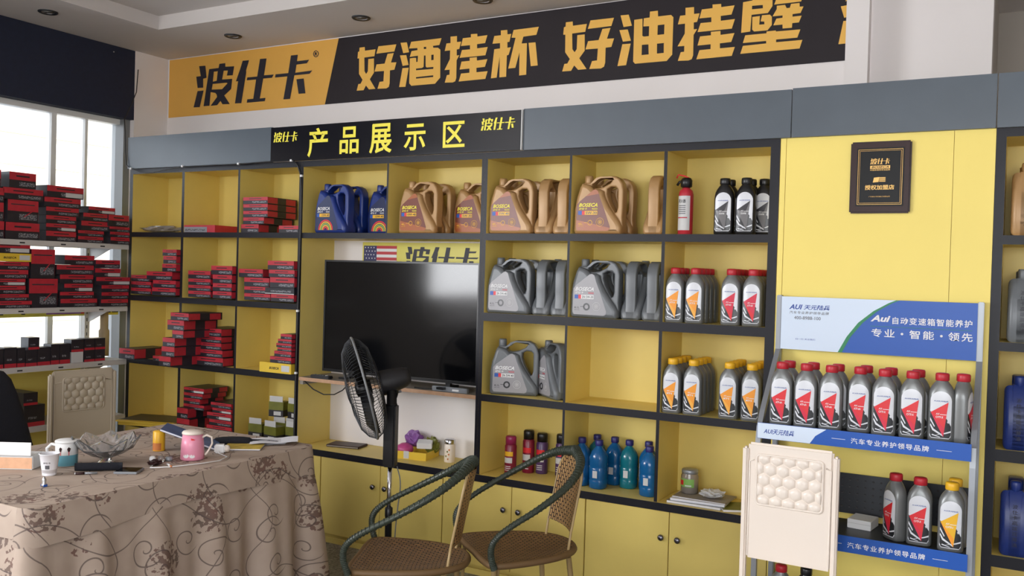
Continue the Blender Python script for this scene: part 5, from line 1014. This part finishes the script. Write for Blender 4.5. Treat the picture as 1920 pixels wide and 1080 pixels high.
m=MB(); m.loft([(.42,.20,.22,3.2),(.44,.215,.235,3.4),(.48,.215,.235,3.4),(.495,.19,.21,3)],'fabric_black',n=28); O('seat',m,t,loc=(.19,0,0))
m=MB(); m.lathe([(.03,.09),(.03,.42)],'plastic_black',c=(.19,0,0),n=14); O('gas_column',m,t)
for k in range(5):
    a=2*PI*k/5; m=MB(); m.tube([(.19,0,.10),(.19+.26*math.cos(a),.26*math.sin(a),.065)],.018,'plastic_black'); b=O('base_arm',m,t)
    m=MB(); m.lathe([(.026,-.018),(.026,.018)],'plastic_black',c=(.19+.26*math.cos(a),.26*math.sin(a),.028),axis=(math.sin(a),-math.cos(a),0),n=14); O('castor',m,b)
m=MB(); m.tube([(-.06,0,.55),(-.08,0,.46),(.02,0,.43),(.1,0,.425)],.022,'plastic_black'); O('back_bracket',m,t)
# ---------------- rattan chairs ----------------
def sm(path,it=2):
    for _ in range(it):
        q=[path[0]]
        for a,b in zip(path,path[1:]): q+= [tuple(a[i]*.75+b[i]*.25 for i in range(len(a))),tuple(a[i]*.25+b[i]*.75 for i in range(len(a)))]
        path=q+[path[-1]]
    return path
def rattan(label,loc,rz,s_=1.0):
    t=T('rattan_chair',label,'chair',loc,rz,'woven cane armchairs'); zs=.42
    half=[(.215,0),(.218,.10),(.212,.185),(.195,.208),(.14,.213),(.05,.205),(-.05,.185),(-.13,.15),(-.185,.10),(-.208,.05),(-.213,0)]
    half=sm(half,1); out=half+[(x,-y) for x,y in reversed(half[1:-1])]
    n=len(out); m=MB(); R_=[(1,.010),(1.0,-.012),(.985,.014)]
    vs=[(x,y,zs+.012) for x,y in out]+[(x,y,zs-.012) for x,y in out]; c=(0.0,0)
    rings=[(.85,.010),(.6,.004),(.3,.001)]
    for k,dz in rings: vs+= [(x*k,y*k,zs+dz) for x,y in out]
    vs.append((0,0,zs))
    fs=[]
    for i in range(n):
        j=(i+1)%n; fs.append((i,j,n+j,n+i)); fs.append((i,2*n+i,2*n+j,j)); fs.append((2*n+i,3*n+i,3*n+j,2*n+j)); fs.append((3*n+i,4*n+i,4*n+j,3*n+j)); fs.append((4*n+i,5*n,4*n+j))
    fs.append(tuple(n+i for i in range(n)))
    m.add(vs,fs,'weave_seat',uvs=[(v[0]*1.0+v[2],v[1]*1.0) for v in vs],smooth=False); O('seat',m,t)
    m=MB(); m.tube([(x,y,zs) for x,y in out],.014,'cane_dark',n=8,closed=True)
    O('seat_rim',m,t)
    hp=[(.205,-.225,.415),(.225,-.232,.47),(.222,-.238,.525),(.165,-.246,.575),(.02,-.250,.650),(-.12,-.215,.730),(-.200,-.125,.790),(-.225,0,.812)]
    hp=sm(hp,3); hp=hp+[(x,-y,z) for x,y,z in reversed(hp[:-1])]
    L_=len(hp); rad=[]
    for i in range(L_):
        q=1-abs(i-L_/2)/(L_/2); rad.append(.0112+.011*max(0,(q-.45)/.55)**1.5)
    m=MB(); m.tube(hp,rad,'hoop',n=12)
    h=O('arm_hoop',m,t)
    m=MB(); k=0
    # wrapping strands
    for i in range(2,L_-2):
        a=Vector(hp[i]); d=(Vector(hp[i+1])-Vector(hp[i-1])).normalized(); x=d.orthogonal().normalized(); y=d.cross(x)
        m.tube([(a+x*math.cos(q*PI/5)*(rad[i]+.0006)+y*math.sin(q*PI/5)*(rad[i]+.0006)+d*.004*q/10)[:] for q in range(10)],.0022,'hoop',n=4,closed=True)
    O('wrapping',m,h,kind='stuff')
    # backrest panel
    g=12; vs=[];uv=[]
    for j in range(g+1):
        v=j/g
        for i in range(g+1):
            u=-1+2*i/g; hw=.118; z=.50+v*.285; top=.0
            if v>.7: hw=.118*math.sqrt(max(.12,1-((v-.7)/.36)**2))
            y=u*hw; x=-.165-.055*v-.02*(1-u*u)+ .0; zz=z-.03*(1-abs(u))*(1-v)*0
            vs.append((x,y,zz)); uv.append((z*1.0,y*1.0+.5))
    N2=len(vs); vs+=[(x+.008,y,z) for x,y,z in vs]; uv+=uv
    fs=[]
    for j in range(g):
        for i in range(g):
            a=j*(g+1)+i; fs.append((a,a+g+1,a+g+2,a+1)); fs.append((N2+a,N2+a+1,N2+a+g+2,N2+a+g+1))
    m=MB(); m.add(vs,fs,'weave',uvs=uv,smooth=True); O('backrest',m,t)
    for s in (-1,1):
        ed=[(-.165-.055*v/12,s*(.118 if v/12<=.7 else .118*math.sqrt(max(.12,1-((v/12-.7)/.36)**2))),.50+v/12*.285) for v in range(13)]
        m=MB(); m.tube([(-.150,s*.118,zs)]+[(x+.004,y,z) for x,y,z in ed],.0055,'tanmetal',n=8); O('back_post',m,t)
        m=MB(); m.tube([(-.14,s*.15,zs-.01),(-.185,s*.19,0.0)],.011,'tanmetal',n=10); O('back_leg',m,t)
        m=MB(); m.tube([(.205,s*.225,.42),(.225,s*.235,.0)],.011,'tanmetal',n=10); m.tube([(.185,s*.210,.42),(.200,s*.225,.0)],.008,'tanmetal',n=8); O('front_leg',m,t)
    m=MB(); m.tube([(.21,-.225,.22),(.21,.225,.22)],.006,'tanmetal'); m.tube([(-.16,-.17,.22),(-.16,.17,.22)],.006,'tanmetal')
    for s in (-1,1): m.tube([(.21,s*.225,.22),(-.16,s*.17,.22)],.006,'tanmetal')
    O('stretcher',m,t)
    return t
rattan('woven rattan armchair with green hoop, the left one nearer the table',(3.05,-1.05,0),math.radians(-155))
rattan('woven rattan armchair with green hoop, the right one nearer the cabinets',(3.34,-.68,0),math.radians(-130.5))
# ---------------- standing fan ----------------
fn_=T('standing_fan','black pedestal fan seen from the side with head tilted down to the left','fan',(2.470,-.440,0))
A_=Vector((-.705,-.66,-.27)).normalized(); Cc=Vector((2.365,-.492,.976))-Vector((2.487,-.432,0)); e1=Vector((0,0,1)); e1=(e1-A_*e1.dot(A_)).normalized(); e2=A_.cross(e1)
def P3(r_,a,d): return (Cc+A_*d+e1*(r_*math.cos(a))+e2*(r_*math.sin(a)))[:]
m=MB(); m.tube([P3(.252,2*PI*i/48,0) for i in range(48)],.006,'greyframe',n=8,closed=True); O('rim',m,fn_)
def wires(sgn,dep,name):
    m=MB()
    for i in range(84):
        a=2*PI*i/84; m.tube([P3(.055,a,sgn*dep),P3(.12,a,sgn*dep*.98),P3(.19,a,sgn*dep*.80),P3(.232,a,sgn*dep*.45),P3(.252,a,sgn*.002)],.0013,'darksteel',n=4)
    m.tube([P3(.19,2*PI*i/40,sgn*dep*.80) for i in range(40)],.0015,'darksteel',n=4,closed=True)
    m.tube([P3(.12,2*PI*i/32,sgn*dep*.98) for i in range(32)],.0015,'darksteel',n=4,closed=True); O(name,m,fn_,kind='stuff')
wires(1,.078,'front_grille'); wires(-1,.078,'rear_grille')
m=MB(); m.lathe([(.058,.074),(.056,.082),(.030,.086),(.001,.087)],'plastic_dark',c=Cc[:],axis=A_[:],n=24); O('front_badge',m,fn_)
for k in range(5):
    a0=2*PI*k/5; vs=[];g=6
    for j in range(g+1):
        for i in range(g+1):
            r_=.035+.195*j/g; a=a0+(.12+.85*i/g)*(1 if True else 0)*(1-.15*j/g); vs.append(P3(r_,a,.028-.05*i/g))
    m=MB(); m.add(vs,[(j*(g+1)+i,j*(g+1)+i+1,(j+1)*(g+1)+i+1,(j+1)*(g+1)+i) for j in range(g) for i in range(g)],'plastic_black',smooth=True); O('blade',m,fn_)
m=MB(); m.lathe([(.036,-.035),(.036,.036),(.02,.042)],'plastic_black',c=Cc[:],axis=A_[:],n=20); O('hub',m,fn_)
m=MB(); m.lathe([(.060,-.080),(.062,-.090),(.060,-.13),(.050,-.20),(.040,-.225),(.01,-.232)],'plastic_dark',c=Cc[:],axis=A_[:],n=24); mo=O('motor_housing',m,fn_)
m=MB(); q=Cc-A_*.12-e1*.063; m.tube([q[:],(q-A_*.05)[:]],.006,'silverpaint'); O('badge_strip',m,mo)
piv=Cc-A_*.15
m=MB(); m.tube([(piv+Vector((0,0,-.03)))[:],(piv.x*.4,piv.y*.4,piv.z-.07),(0,0,.965),(0,0,.90)],[.026,.026,.024,.026],'plastic_black',n=10); O('neck',m,fn_)
O('control_box',MB().bev(-.030,.030,-.028,.028,.600,.905,'plastic_black',.008),fn_,rot=(0,0,math.radians(15)))
m=MB(); m.box(-.031,-.0302,-.016,.016,.615,.72,'greyframe').box(-.0315,-.031,-.010,.010,.63,.645,'cap_red').box(-.0315,-.031,-.012,.012,.66,.665,'white').box(-.0315,-.031,-.012,.012,.70,.705,'white'); O('control_strip',m,fn_,rot=(0,0,math.radians(15)))
m=MB(); m.lathe([(.011,.36),(.011,.60)],'chrome',n=16); O('pole',m,fn_)
m=MB(); m.lathe([(.016,.03),(.017,.355),(.019,.36),(.019,.40),(.013,.405)],'plastic_black',n=18); O('lower_pole',m,fn_)
m=MB(); m.lathe([(.185,0),(.190,.006),(.185,.016),(.10,.030),(.03,.042),(.019,.05)],'plastic_black',n=40); O('base',m,fn_)
m=MB(); m.tube(sm([(.02,.03,.60),(.045,.035,.52),(.03,.03,.40),(.01,.04,.25),(.0,.05,.10),(.03,.06,.04)],2),.003,'greyframe',n=6); O('power_cord',m,fn_)
